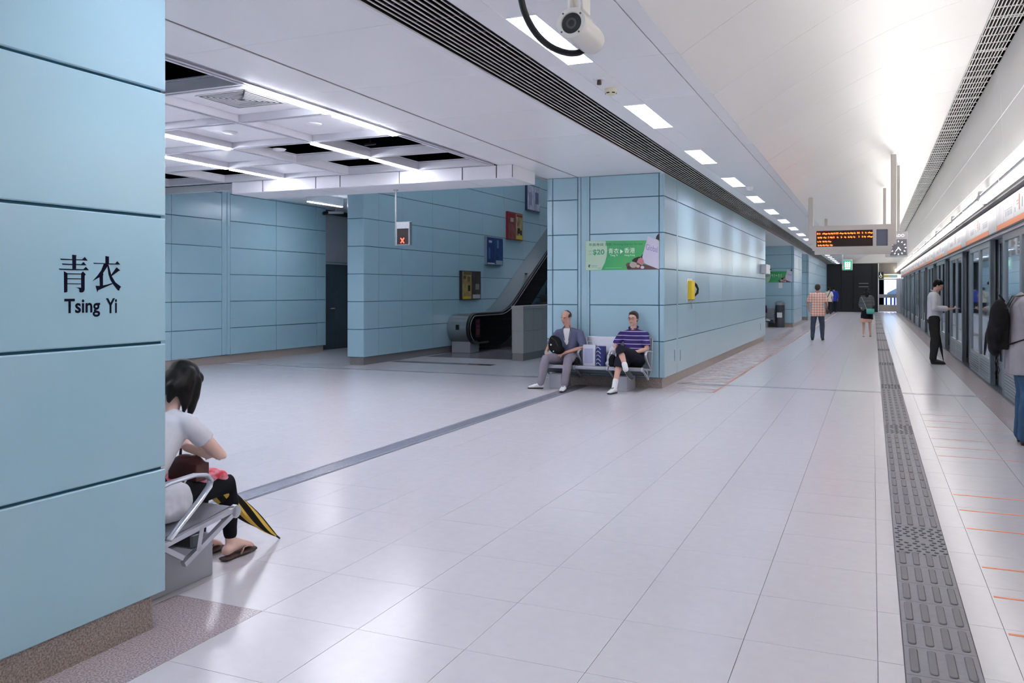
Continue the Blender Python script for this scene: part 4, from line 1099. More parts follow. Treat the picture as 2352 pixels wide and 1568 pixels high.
# parapet in front of the escalator
pp = struct(MB().box(-7.02, -6.79, 16.29, 26, 0, 1.10).build('wall_parapet', M_SHADOWGAP), 'low grey stone parapet beside the escalator', 'parapet')
for z0, z1 in ((.16, .63), (.63, 1.10)):
    panel(pp, '-y', 16.27, -7.04, -6.77, z0 + .002, z1 - .002, M_STONE, c=.002)
    for k in range(10): panel(pp, '+x', -6.77, 16.27 + .55*k + .002, 16.27 + .55*(k+1) - .002, z0 + .002, z1 - .002, M_STONE, c=.002)
    panel(pp, '-x', -7.04, 16.27, 26, z0 + .002, z1 - .002, M_STONE, c=.002)
MB().cbox(-7.05, -6.76, 16.26, 26, 1.10, 1.165, .006).build('cap_stone', M_STONE, pp)
MB().box(-7.03, -6.78, 16.28, 26, 0, .16).build('plinth', mat('parapet_plinth', '#7f7d7b', .5), pp)

# ---------------------------------------------------------------- surveillance camera by the vault edge
cc = thing('surveillance_camera', 'large white tube surveillance camera hung from the ceiling with a black hose', 'camera', (-1.18, 3.37, 2.64))
M_CAM = mat('camera_cream', '#e9e6e1', .3)
MB().lathe([(.0001, .30), (.05, .30), (.060, .285), (.0625, .25), (.0625, .035), (.0615, .03)], axis='y', seg=32).build('housing', M_CAM, cc, smooth=40)
MB().lathe([(.0615, .032), (.066, .030), (.067, .0), (.064, -.006), (.046, -.006), (.044, .004)], axis='y', seg=32).build('front_bezel', M_CAM, cc, smooth=40)
MB().lathe([(.0001, .002), (.0445, .002)], axis='y', seg=32).build('window', mat('camera_window', '#2b2e31', .08, spec=.7), cc)
MB().lathe([(.014, -.0), (.022, -.0015), (.024, .0015)], axis='y', seg=24).build('lens_ring', mat('lens_grey', '#4d5154', .3), cc, smooth=40)
for a in (40, 130, 220, 310):
    MB().lathe([(.0001, -.009), (.004, -.009), (.004, -.005)], c=(.055*math.cos(R(a)), 0, .055*math.sin(R(a))), axis='y', seg=8).build('screw', M_DKSTEEL, cc)
MB().cbox(-.025, .025, .02, .22, .060, .074, .003).build('mount_plate', M_CAM, cc)
for x in (-.03, .03): MB().cbox(x - .006, x + .006, .05, .15, .07, .19, .003).build('yoke_arm', M_CAM, cc)
MB().tube([(0, .10, .17), (0, .10, vz(-1.18) - 2.64 - .005)], .02, 12, round_cap=False).build('drop_pipe', M_CAM, cc, smooth=40)
zt = ZC - 2.64
def spline(P, n=6):
    P = [Vector(p) for p in P]; out = []
    for i in range(len(P) - 1):
        p0, p1, p2, p3 = P[max(i-1, 0)], P[i], P[i+1], P[min(i+2, len(P)-1)]
        for k in range(n):
            t = k/n; out.append(.5*((2*p1) + (p2-p0)*t + (2*p0 - 5*p1 + 4*p2 - p3)*t*t + (3*p1 - p0 - 3*p2 + p3)*t**3))
    return out + [P[-1]]
MB().tube(spline([(-.02, .27, -.03), (-.055, .25, -.055), (-.10, .20, -.062), (-.15, .13, -.045), (-.19, .06, .0), (-.215, .0, .07), (-.225, -.03, .16), (-.22, -.05, .28), (-.20, -.04, .45), (-.18, .0, zt)]), .0145, 12).build('hose', M_BLACK, cc, smooth=50)
# ================================================================ PEOPLE
M_SKIN = mat('skin', '#d8aa97', .5, sub=.05); M_SKIN2 = mat('skin_tan', '#cc9b88', .5, sub=.05); M_SKINP = mat('skin_pale', '#e6c0b0', .5, sub=.05)
M_HAIR = mat('hair_black', '#0d0a09', .45, spec=.25, bump=.4, bscale=300); M_HAIRB = mat('hair_brown', '#33231c', .45, bump=.4, bscale=300)
M_LIP = mat('lip', '#a8675d', .45); M_EYEW = mat('eye_white', '#d9d3cc', .3); M_EYE = mat('iris_dark', '#1a1210', .2)
M_SHOEW = mat('shoe_white', '#e6e6e8', .5, noise=(25, '#c9ccd2', .6)); M_SHOEB = mat('shoe_black', '#1b1a1c', .5); M_SOLE = mat('sole_dark', '#232327', .6)
M_SOCK = mat('sock_white', '#e9e9ea', .7)

def voxel(mb, name, m, parent, vs=.011, it=4, fac=.5, wrinkle=0., wscale=.12):
    me = mb.mesh(name + '_src', None)
    o = bpy.data.objects.new(name + '_src', me); COL.objects.link(o)
    r = o.modifiers.new('r', 'REMESH'); r.mode = 'VOXEL'; r.voxel_size = vs; r.adaptivity = 0
    if wrinkle:
        key = 'wr%g' % wscale
        tx = bpy.data.textures.get(key) or bpy.data.textures.new(key, 'CLOUDS'); tx.noise_scale = wscale; tx.noise_depth = 2
        d = o.modifiers.new('d', 'DISPLACE'); d.texture = tx; d.strength = wrinkle; d.mid_level = .5; d.texture_coords = 'LOCAL'
    s = o.modifiers.new('s', 'SMOOTH'); s.iterations = it; s.factor = fac
    bpy.context.view_layer.update()
    dg = bpy.context.evaluated_depsgraph_get()
    out = bpy.data.meshes.new_from_object(o.evaluated_get(dg)); out.name = name
    bpy.data.objects.remove(o); bpy.data.meshes.remove(me)
    out.materials.clear(); out.materials.append(m)
    out.polygons.foreach_set('use_smooth', [True]*len(out.polygons)); out.update()
    return obj(name, out, parent)

def V(*a): return Vector(a)
def hand(mb, w, d, n, s=1., curl=35, flip=1, spread=.018):
    w, d, n = Vector(w), Vector(d).normalized(), Vector(n)
    n = (n - d*n.dot(d)).normalized(); u = d.cross(n)
    mb.tube([w - d*.01, w + d*.03*s, w + d*.075*s, w + d*.088*s], [(.024*s, .017*s), (.034*s, .016*s), (.037*s, .014*s), (.035*s, .012*s)], 10, ref=u)
    for k, L in enumerate((.062, .072, .068, .054)):
        L *= s; a = R(curl); b = w + d*.082*s + u*((-.0265 + spread*k)*s*flip)
        p1 = b + (d*math.cos(a*.6) + n*math.sin(a*.6))*L*.45; p2 = p1 + (d*math.cos(a*1.5) + n*math.sin(a*1.5))*L*.33; p3 = p2 + (d*math.cos(a*2.2) + n*math.sin(a*2.2))*L*.25
        mb.tube([b, p1, p2, p3], [.0088*s, .0085*s, .0078*s, .0068*s], 8)
    b = w + d*.028*s - u*(.03*s*flip)
    p1 = b + (d*.65 - u*.55*flip + n*.35)*.04*s; p2 = p1 + (d*.9 - u*.1*flip + n*.45)*.03*s
    mb.tube([b, p1, p2], [.011*s, .0098*s, .0082*s], 8)

def shoe(parent, heel, dirv, up, mu, ms, s=1., boot=0.):
    heel, f, up = Vector(heel), Vector(dirv).normalized(), Vector(up).normalized()
    up = (up - f*up.dot(f)).normalized(); side = f.cross(up)
    P = lambda a, b: heel + f*a*s + up*b*s
    mb = MB()
    mb.tube([P(.03, .045), P(.08, .058), P(.14, .047), P(.19, .036), P(.235, .030)], [(.035*s, .036*s), (.038*s, .046*s), (.043*s, .036*s), (.044*s, .026*s), (.034*s, .020*s)], 12, ref=side)
    mb.tube([P(.04, .05), P(.045, .088 + boot)], [(.036*s, .038*s), (.034*s, .036*s)], 10, ref=side, round_cap=False)
    u = voxel(mb, 'shoe', mu, parent, .006*max(s, .9), 3)
    mb = MB(); mb.tube([P(.015, .012), P(.08, .013), P(.15, .012), P(.22, .013), P(.252, .016)], [(.037*s, .013*s), (.038*s, .013*s), (.046*s, .013*s), (.042*s, .013*s), (.028*s, .012*s)], 12, ref=side)
    voxel(mb, 'sole', ms, u, .006*max(s, .9), 2)
    MB().tube([P(.095, .099), P(.135, .081), P(.17, .062)], [(.016*s, .006*s), (.018*s, .006*s), (.014*s, .005*s)], 8, ref=side).build('laces', mat('lace_grey', '#8d9096', .7), u, smooth=40)
    return u

def head_parts(body, c, HR, s=1.):
    """skull, jaw, nose, ears into the body volume; HR rotates head-local (face towards -Y) to the figure"""
    c = Vector(c); P = lambda x, y, z: c + HR @ Vector((x*s, y*s, z*s))
    rr = lambda a, b, d: (a*s, b*s, d*s)
    body.ell(P(0, .012, .03), rr(.074, .092, .086), HR); body.ell(P(0, -.022, -.045), rr(.058, .066, .070), HR)
    body.ell(P(0, -.068, -.098), rr(.026, .022, .020), HR); body.ell(P(0, -.075, .028), rr(.048, .018, .016), HR)
    body.tube([P(0, -.086, .022), P(0, -.102, -.012), P(0, -.107, -.028)], [.0085*s, .0115*s, .0145*s], 8)
    for x in (-1, 1):
        body.ell(P(x*.011, -.096, -.030), rr(.009, .010, .008), HR)
        body.ell(P(x*.075, .012, -.008), rr(.010, .020, .032), HR); body.ell(P(x*.036, -.066, -.032), rr(.022, .022, .022), HR)
    body.ell(P(0, -.083, -.062), rr(.025, .012, .009), HR)
def face_parts(root, c, HR, s=1., brow=M_HAIR, glasses=False, closed=False):
    c = Vector(c); P = lambda x, y, z: c + HR @ Vector((x*s, y*s, z*s)); rr = lambda a, b, d: (a*s, b*s, d*s)
    for x in (-1, 1):
        e = MB().ell(P(x*.031, -.0775, .003), rr(.0130, .009, .0045 if closed else .0065), HR, 10, 6).build('eye', M_EYEW, root, smooth=True)
        MB().ell(P(x*.031, -.0832, .002), rr(.0066, .0055, .0040 if closed else .0062), HR, 10, 6).build('iris', M_EYE, e, smooth=True)
        MB().tube([P(x*.014, -.0895, .021), P(x*.029, -.089, .0255), P(x*.044, -.0795, .022)], [.0028*s, .0036*s, .0024*s], 6).build('eyebrow', brow, root, smooth=True)
    MB().tube([P(-.022, -.088, -.063), P(0, -.0955, -.061), P(.022, -.088, -.063)], [(.004*s, .0035*s), (.0055*s, .006*s), (.004*s, .0035*s)], 8).build('mouth', M_LIP, root, smooth=True)
    if glasses:
        g = MB(); 
        for x in (-1, 1):
            pts = [P(x*.033 + .022*math.cos(a*.524), -.103, .002 + .016*math.sin(a*.524)) for a in range(13)]
            g.tube(pts, .0016*s, 5, round_cap=False); g.tube([P(x*.055, -.102, .006), P(x*.074, -.04, .008), P(x*.078, .01, .006)], .0016*s, 5)
        g.tube([P(-.011, -.104, .004), P(.011, -.104, .004)], .0016*s, 5)
        g.build('glasses', M_DKSTEEL, root)

def hrot(yaw=0, pitch=0, roll=0):
    """yaw>0 turns the face towards +X, pitch>0 looks down"""
    return Matrix.Rotation(R(yaw), 3, 'Z') @ Matrix.Rotation(R(pitch), 3, 'X') @ Matrix.Rotation(R(roll), 3, 'Y')

def torso(mb, J, g=0., top=True, low=-.06, w=1.):
    lat = (J['sh'][1] - J['sh'][0]).normalized()
    pel, wai, che, nb = J['pel'], J['wai'], J['che'], J['nb']; sm = (J['sh'][0] + J['sh'][1])/2
    d0 = (pel - wai).normalized()
    pts = [pel + d0*(-low), pel, wai, che, che.lerp(sm, .7), sm.lerp(nb, .35), sm.lerp(nb, .75 if g > 0 else 1)]
    loose = g > 0 and low < -.12
    rad = [(.178*w+g, .130*w+g) if loose else (.146*w+g, .104*w+g), (.168*w+g, .122*w+g) if loose else (.148*w+g, .108*w+g), (.138*w+g, .100*w+g), (.152*w+g, .108*w+g), (.160*w+g, .096*w+g), (.118*w+g, .07*w+g), (.066*w+g, .058*w+g)]
    mb.tube(pts, rad, 18, ref=lat, round_cap=g <= 0)
    for i in (0, 1):
        q = J['sh'][i]; mb.tube([nb.lerp(q, .25) - V(0, 0, .03), nb.lerp(q, .6) - V(0, 0, .026), q + V(0, 0, -.006)], [(.05+g*.6), (.05+g*.6), (.046+g*.7)], 10)

def arm(mb, sh, el, wr, g=0., s=1.):
    sh, el, wr = Vector(sh), Vector(el), Vector(wr)
    mb.tube([sh, sh.lerp(el, .5), el, el.lerp(wr, .35), wr], [(.044+g)*s, (.044+g)*s, (.037+g)*s, (.037+g)*s, (.026+g)*s], 12)
def leg(mb, hip, kn, an, g=0., s=1., to=1.):
    hip, kn, an = Vector(hip), Vector(kn), Vector(an)
    mb.tube([hip, hip.lerp(kn, .5), kn, kn.lerp(an, .3), kn.lerp(an, .65*to if to < 1 else .65), kn.lerp(an, to)],
        [(.086+g)*s, (.074+g)*s, (.056+g)*s, (.055+g)*s, (.044+g)*s, (.036+g)*s], 14)

def person(label, loc, rz, J, skin, hrm, hs=1., vs=.011, shirt=None, sleeve=.9, shirt_low=-.1, shirt_g=.014, trousers=None, tr_to=.98, tr_g=.016, wr=.012,
           hair=M_HAIR, face=True, glasses=False, closed=False, hands=None, s=1., collar=None, barefoot=(), w=1.):
    root = thing('person', label, 'person', loc, rz)
    body = MB()
    torso(body, J, -.012, w=w)
    lat = (J['sh'][1] - J['sh'][0]).normalized()
    body.tube([J['nb'] - V(0, 0, .03), J['nb'].lerp(J['head'], .35), J['nb'].lerp(J['head'], .7)], [.056*s, .052*s, .054*s], 12)
    head_parts(body, J['head'], hrm, hs)
    for i in (0, 1):
        arm(body, J['sh'][i], J['el'][i], J['wr'][i], 0, s)
        d = (J['wr'][i] - J['el'][i]).normalized()
        hd, hn, cu = (hands[i] if hands else (d, V(1 if i == 0 else -1, 0, 0), 30))
        hand(body, J['wr'][i], hd, hn, s, cu, flip=1 if i == 0 else -1)
        leg(body, J['hip'][i], J['kn'][i], J['an'][i], -.004, s)
    for (hl, fd, up) in barefoot:
        hl, fd, up = Vector(hl), Vector(fd).normalized(), Vector(up); sd = fd.cross(up).normalized()
        body.tube([hl + up*.03, hl + fd*.06 + up*.05, hl + fd*.12 + up*.035, hl + fd*.17 + up*.022], [(.03, .03), (.032, .042), (.038, .026), (.036, .016)], 12, ref=sd)
        for k in range(5): body.tube([hl + fd*.165 + sd*(-.03 + .015*k) + up*.015, hl + fd*(.20 - .006*abs(k - (0 if False else 1))) + sd*(-.031 + .0155*k) + up*.012], [.0085, .0075], 7)
    voxel(body, 'body', skin, root, vs, 4)
    if face: face_parts(root, J['head'], hrm, hs, hair, glasses, closed)
    if trousers is not None:
        mb = MB(); d0 = (J['pel'] - J['wai']).normalized()
        mb.tube([J['pel'] + d0*.07, J['pel'], J['pel'].lerp(J['wai'], .55)], [((.125*w)+tr_g, .095*w+tr_g), (.150*w+tr_g, .110*w+tr_g), (.140*w+tr_g, .10*w+tr_g)], 16, ref=lat)
        for i in (0, 1):
            leg(mb, J['hip'][i], J['kn'][i], J['an'][i], tr_g, s, tr_to)
        voxel(mb, 'trousers', trousers, root, vs*1.05, 4, wrinkle=wr)
    if shirt is not None:
        mb = MB(); torso(mb, J, shirt_g, low=shirt_low, w=w)
        for i in (0, 1):
            a, b, c = Vector(J['sh'][i]), Vector(J['el'][i]), Vector(J['wr'][i])
            if sleeve <= 1: P, RR = [a - V(0, 0, .012), a.lerp(b, .5*sleeve), a.lerp(b, sleeve)], [(.048+shirt_g)*s, (.048+shirt_g)*s, (.049+shirt_g)*s]
            else: P, RR = [a, a.lerp(b, .5), b, b.lerp(c, .45*(sleeve-1)*2 if False else .5), b.lerp(c, sleeve - 1)], [(.048+shirt_g)*s, (.046+shirt_g)*s, (.041+shirt_g)*s, (.037+shirt_g)*s, (.030+shirt_g)*s]
            mb.tube(P, RR, 12, round_cap=False); mb.ell(a + V(0, 0, -.012), ((.050+shirt_g)*s,)*3)
        sh = voxel(mb, 'shirt', shirt, root, vs*1.05, 4, wrinkle=wr)
        if collar is not None:
            c = J['nb'] + V(0, 0, .012); cm = MB(); n = 16
            pts = [c + V(.066*s*math.cos(2*math.pi*k/n - math.pi/2 + .25*0), .062*s*math.sin(2*math.pi*k/n - math.pi/2), .012 - .022*math.cos(2*math.pi*k/n)) for k in range(1, n)]
            cm.tube(pts, [(.007, .02)]*len(pts), 8, ref=(0, 0, 1)); cm.build('collar', collar, root, smooth=50)
    return root
def hair_vol(root, c, HR, s, ells, m, vs=.009, tubes=(), wrinkle=.004, it=2):
    c = Vector(c); mb = MB()
    for (p, r) in ells: mb.ell(c + HR @ (Vector(p)*s), tuple(x*s for x in r), HR)
    for (pts, rad) in tubes: mb.tube([c + HR @ (Vector(p)*s) for p in pts], rad, 10)
    return voxel(mb, 'hair', m, root, vs, it, wrinkle=wrinkle, wscale=.03)
SHORT = [((0, .022, .042), (.082, .092, .084)), ((0, .05, .0), (.076, .062, .075)), ((-.066, .02, .015), (.018, .04, .04)), ((.066, .02, .015), (.018, .04, .04))]

def jstand(H=1.68, arms=None, stride=0., lean=0., w=1.):
    k = H/1.70; J = {}
    J['pel'] = V(0, 0, .93)*k; J['wai'] = V(0, -.2*lean, 1.06)*k; J['che'] = V(0, -.01 - .5*lean, 1.25)*k; J['nb'] = V(0, .0 - .9*lean, 1.44)*k; J['head'] = V(0, -.035 - 1.2*lean, 1.585)*k
    J['sh'] = [V(-.175*w, .0 - .8*lean, 1.385)*k, V(.175*w, .0 - .8*lean, 1.385)*k]
    a = arms or [(V(-.235, .03, 1.11), V(-.235, -.06, .87)), (V(.235, .03, 1.11), V(.235, -.06, .87))]
    J['el'] = [a[0][0]*k, a[1][0]*k]; J['wr'] = [a[0][1]*k, a[1][1]*k]
    J['hip'] = [V(-.085, 0, .90)*k, V(.085, 0, .90)*k]
    J['kn'] = [V(-.10, -.03 - stride*.5, .49)*k, V(.10, -.02 + stride*.4, .49)*k]
    J['an'] = [V(-.11, .02 - stride, .085)*k, V(.11, .02 + stride, .085)*k]
    return J

def stripes_mat(name, base, line, period, width, axis='Z', rough=.8, second=None):
    m = bpy.data.materials.new(name); m.use_nodes = True; nt = m.node_tree; b = nt.nodes['Principled BSDF']; b.inputs['Roughness'].default_value = rough
    tc = nt.nodes.new('ShaderNodeTexCoord'); sp = nt.nodes.new('ShaderNodeSeparateXYZ'); nt.links.new(tc.outputs['Object'], sp.inputs[0])
    def band(ax, per, wid):
        d = nt.nodes.new('ShaderNodeMath'); d.operation = 'DIVIDE'; d.inputs[1].default_value = per; nt.links.new(sp.outputs[ax], d.inputs[0])
        f = nt.nodes.new('ShaderNodeMath'); f.operation = 'FRACT'; nt.links.new(d.outputs[0], f.inputs[0])
        l = nt.nodes.new('ShaderNodeMath'); l.operation = 'LESS_THAN'; l.inputs[1].default_value = wid; nt.links.new(f.outputs[0], l.inputs[0]); return l
    mx = nt.nodes.new('ShaderNodeMix'); mx.data_type = 'RGBA'; mx.inputs[6].default_value = lin(base); mx.inputs[7].default_value = lin(line)
    b1 = band(axis, period, width)
    if second:
        b2 = band(second[0], second[1], second[2]); ad = nt.nodes.new('ShaderNodeMath'); ad.operation = 'ADD'; nt.links.new(b1.outputs[0], ad.inputs[0]); nt.links.new(b2.outputs[0], ad.inputs[1])
        hf = nt.nodes.new('ShaderNodeMath'); hf.operation = 'MULTIPLY'; hf.inputs[1].default_value = .5; nt.links.new(ad.outputs[0], hf.inputs[0]); nt.links.new(hf.outputs[0], mx.inputs[0])
    else: nt.links.new(b1.outputs[0], mx.inputs[0])
    nt.links.new(mx.outputs[2], b.inputs['Base Color']); return m

def cloth(n, c, c2=None): return mat(n, c, .85, spec=.25, noise=(9, c2 or c, .5, 4), bump=.25, bscale=120)

# ---------------------------------------------------------------- seated man in grey with the black bag
J = dict(pel=V(.02, -.225, .455), wai=V(.025, -.20, .575), che=V(.035, -.185, .735), nb=V(.01, -.205, .915), head=V(-.012, -.235, 1.072),
    sh=[V(-.150, -.205, .835), V(.205, -.195, .83)], el=[V(-.265, -.30, .625), V(.285, -.26, .615)], wr=[V(-.24, -.50, .545), V(.02, -.46, .525)],
    hip=[V(-.065, -.27, .43), V(.11, -.27, .43)], kn=[V(-.175, -.70, .45), V(.185, -.69, .455)], an=[V(-.235, -.755, .095), V(.19, -.87, .095)])
HR = hrot(-14, 14, 3)
man1 = person('seated balding man in grey trousers holding a black bag on his lap', (-4.39, 12.55, 0), 0, J, M_SKIN2, HR, .93, .010, cloth('shirt_slate', '#5d637f', '#6a6a86'), .95, -.08, .016,
    cloth('trousers_mauve', '#8d8692', '#7d7683'), 1.0, .02, .016, closed=True, s=.95, hands=[(V(.35, -.45, -.25), V(1, .2, .1), 40), (V(-.8, -.25, -.25), V(0, 1, -.5), 45)], w=.98)
hair_vol(man1, J['head'], HR, .93, [((0, .05, .03), (.078, .064, .075)), ((-.062, .015, .025), (.020, .045, .038)), ((.062, .015, .025), (.020, .045, .038)), ((0, .03, .075), (.056, .06, .044))], M_HAIRB)
inner = MB(); inner.prism([(-.05, .905), (.05, .905), (.075, .86), (.03, .66), (.005, .64), (-.03, .70), (-.06, .86)], 'y', -.318, -.29); inner.xf(Matrix.Translation((.015, .0, 0)))
vv = [(x, y + (.86 - z)*.0 + (.03 if z > .88 else 0), z) for x, y, z in inner.v]; inner.v = vv
voxel(inner, 'undershirt', mat('undershirt_white', '#e3e2e2', .85), man1, .008, 3)
for sx in (-1, 1):
    MB().tube([(.012 + sx*.035, -.235, .945), (.018 + sx*.062, -.285, .90), (.022 + sx*.058, -.312, .845), (.026 + sx*.03, -.318, .72)], [(.006, .016), (.006, .02), (.006, .018), (.004, .008)], 8).build('collar', MATS['shirt_slate'], man1, smooth=50)
shoe(man1, (-.20, -.72, 0), (-.20, -.085, 0), (0, 0, 1), M_SHOEW, M_SOLE, .92)
shoe(man1, (.185, -.84, 0), (.02, -.2, 0), (0, 0, 1), M_SHOEW, M_SOLE, .92)
bg = thing('shoulder_bag', 'black shoulder bag resting on the lap of the man in grey trousers', 'bag', (-4.50, 12.10, .53))
mb = MB(); mb.ell((0, 0, .12), (.115, .085, .135)); mb.ell((.06, -.02, .05), (.10, .08, .07)); mb.ell((-.03, 0, .20), (.07, .06, .07))
voxel(mb, 'bag_body', cloth('bag_black', '#141417', '#1d1d21'), bg, .01, 3, wrinkle=.012)
MB().tube([(-.05, -.04, .235), (.03, -.085, .20), (.07, -.09, .12)], .008, 6).build('strap', M_BLACK, bg, smooth=40)
MB().lathe([(.0001, -.004), (.014, -.004), (.014, 0)], c=(-.04, -.088, .13), axis='y', seg=12).build('badge', M_SHOEW, bg); MB().lathe([(.0001, -.004), (.010, -.004), (.010, 0)], c=(.0, -.082, .03), axis='y', seg=12).build('snap', M_SHOEW, bg)

# ---------------------------------------------------------------- seated man in the striped polo, legs crossed
J = dict(pel=V(.02, -.225, .455), wai=V(.02, -.20, .575), che=V(.02, -.165, .735), nb=V(.0, -.155, .905), head=V(.0, -.178, 1.068),
    sh=[V(-.18, -.165, .825), V(.185, -.165, .825)], el=[V(-.265, -.26, .635), V(.235, -.27, .615)], wr=[V(-.12, -.42, .585), V(.10, -.42, .575)],
    hip=[V(-.07, -.27, .44), V(.11, -.27, .45)], kn=[V(-.05, -.72, .465), V(-.055, -.70, .62)], an=[V(-.10, -.85, .10), V(.055, -.80, .375)])
HR = hrot(-6, 2, 0)
man2 = person('seated man in purple striped polo and dark shorts with legs crossed', (-3.34, 12.55, 0), 0, J, M_SKIN, HR, .93, .010, stripes_mat('polo_stripes', '#2f1d6b', '#c9c4d8', .062, .16), .80, -.09, .016,
    cloth('shorts_navy', '#1d1d2b', '#242433'), .02, .03, .014, hair=M_HAIRB, glasses=True, s=.95, hands=[(V(.75, -.3, -.05), V(0, .6, -.7), 40), (V(-.75, -.28, .02), V(0, .6, -.7), 40)], collar=mat('polo_collar', '#2b1a66', .8))
hair_vol(man2, J['head'], HR, .93, SHORT + [((0, -.03, .085), (.062, .045, .032))], M_HAIRB)
# shorts legs
for i, o in ((0, 'a'), (1, 'b')):
    mb = MB(); mb.tube([J['hip'][i], J['hip'][i].lerp(J['kn'][i], .32), J['hip'][i].lerp(J['kn'][i], .62 if i == 0 else .52)], [.105, .100, .096], 14, round_cap=False)
    voxel(mb, 'shorts_leg', MATS['shorts_navy'], man2, .011, 3, wrinkle=.012)
for (a, b) in ((V(-.087, -.82, .185), V(-.10, -.85, .08)), (V(.035, -.787, .42), V(.06, -.805, .35))):
    MB().tube([a, b], [.043, .040], 12).build('sock', M_SOCK, man2, smooth=50)
shoe(man2, (-.085, -.80, 0), (-.05, -.2, 0), (0, 0, 1), M_SHOEW, M_SOLE, .9)
shoe(man2, (.035, -.775, .375), (.55, -.45, -.55), (-.35, .8, -.1), M_SHOEW, M_SOLE, .9)
MB().tube([V(.105, -.42, .575) + V(.026*math.cos(a*.524), .012*math.sin(a*.524), .026*math.sin(a*.524)) for a in range(13)], .006, 6).build('watch', M_ALU, man2, smooth=40)
# bags on the bench
b = thing('paper_carrier', 'white paper carrier bag standing on the middle bench seat', 'bag', (-3.985, 12.25, .345))
MB().add([(-.095, -.06, 0), (.095, -.06, 0), (.095, .06, 0), (-.095, .06, 0), (-.10, -.045, .315), (.10, -.045, .315), (.10, .045, .315), (-.10, .045, .315)],
    [(0,3,2,1),(0,1,5,4),(1,2,6,5),(2,3,7,6),(3,0,4,7),(4,5,6,7)]).build('bag_body', mat('paper_white', '#d9dae6', .6, noise=(20, '#cfd0dd', .7)), b)
MB().box(-.075, .06, -.064, -.0605, .04, .26).build('printed_panel', mat('paper_print', '#b4b8d6', .6, noise=(60, '#a6abcd', .8)), b)
MB().tube([(-.05, 0, .31), (-.04, 0, .37), (.04, 0, .37), (.05, 0, .31)], .004, 6).build('cord_handle', M_SHOEW, b)
b = thing('gift_carton', 'tall carton with blue and white pattern on the middle bench seat', 'carton', (-3.805, 12.24, .345))
MB().cbox(-.062, .062, -.06, .06, 0, .30, .006).build('box', mat('carton_navy', '#232d6e', .4), b)
for k in range(5):
    MB().tube([(-.055 + .013*j, -.064, .03 + .06*k + .018*math.sin(j*.9)) for j in range(6)], [(.006, .012)]*6, 6).build('wave_print', mat('carton_white', '#c9cfe9', .4), b)
b = thing('plastic_bag', 'crumpled white plastic bag on the bench beside the striped polo man', 'bag', (-3.64, 12.22, .345))
mb = MB(); mb.ell((0, 0, .10), (.07, .07, .12)); mb.ell((.02, -.01, .22), (.05, .05, .08)); mb.ell((-.01, 0, .04), (.08, .08, .05))
voxel(mb, 'bag_body', mat('plastic_white', '#dcdce4', .4, spec=.5), b, .009, 2, wrinkle=.03, wscale=.05)
MB().tube([(.03, -.02, .28), (.05, -.03, .33), (.08, -.02, .30)], .006, 6).build('tie_handle', MATS['plastic_white'], b)
b = thing('small_rucksack', 'black rucksack standing on the bench beside the striped polo man', 'bag', (-3.575, 12.07, .345))
mb = MB(); mb.ell((0, 0, .09), (.062, .07, .10)); mb.ell((0, 0, .05), (.065, .075, .055))
voxel(mb, 'bag_body', MATS['bag_black'], b, .009, 3, wrinkle=.01)
MB().tube([(-.02, -.06, .15), (-.03, -.075, .19), (.02, -.07, .20), (.03, -.06, .15)], .005, 6).build('grab_handle', M_BLACK, b)
b = thing('dark_pouch', 'black pouch on the bench beside the man in grey trousers', 'bag', (-4.165, 12.05, .345))
mb = MB(); mb.ell((0, 0, .055), (.05, .10, .06)); mb.ell((.01, .05, .07), (.05, .06, .06))
voxel(mb, 'bag_body', MATS['bag_black'], b, .009, 3, wrinkle=.01)
MB().tube([(0, -.05, .10), (0, 0, .135), (0, .06, .12)], .005, 6).build('loop', M_BLACK, b)

# ---------------------------------------------------------------- woman seated behind the near pillar
J = dict(pel=V(0, -.25, .445), wai=V(.0, -.31, .56), che=V(0, -.415, .715), nb=V(.0, -.515, .865), head=V(.0, -.615, 1.005),
    sh=[V(-.145, -.505, .815), V(.145, -.505, .815)], el=[V(-.205, -.69, .605), V(.20, -.69, .60)], wr=[V(-.06, -.585, .665), V(.06, -.60, .66)],
    hip=[V(-.085, -.31, .43), V(.085, -.31, .43)], kn=[V(-.11, -.84, .42), V(.09, -.83, .42)], an=[V(-.115, -.855, .095), V(.06, -.80, .095)])
HR = hrot(-4, 42, 0)
wom = person('seated woman with long black hair, white tee and black leggings behind the near pillar', (-3.41, 2.80, 0), math.pi, J, M_SKINP, HR, .93, .008, cloth('tee_white', '#d8d7de', '#e2e1e6'), .50, -.08, .014,
    cloth('leggings_black', '#0d0f16', '#12141c'), .86, .006, .008, s=.90, hands=[(V(.6, -.55, .25), V(.3, .3, .9), 45), (V(-.6, -.5, .2), V(-.3, .3, .9), 45)],
    barefoot=[((-.115, -.825, .024), (-.02, -1, 0), (0, 0, 1)), ((.06, -.77, .024), (.01, -1, 0), (0, 0, 1))], w=.92)
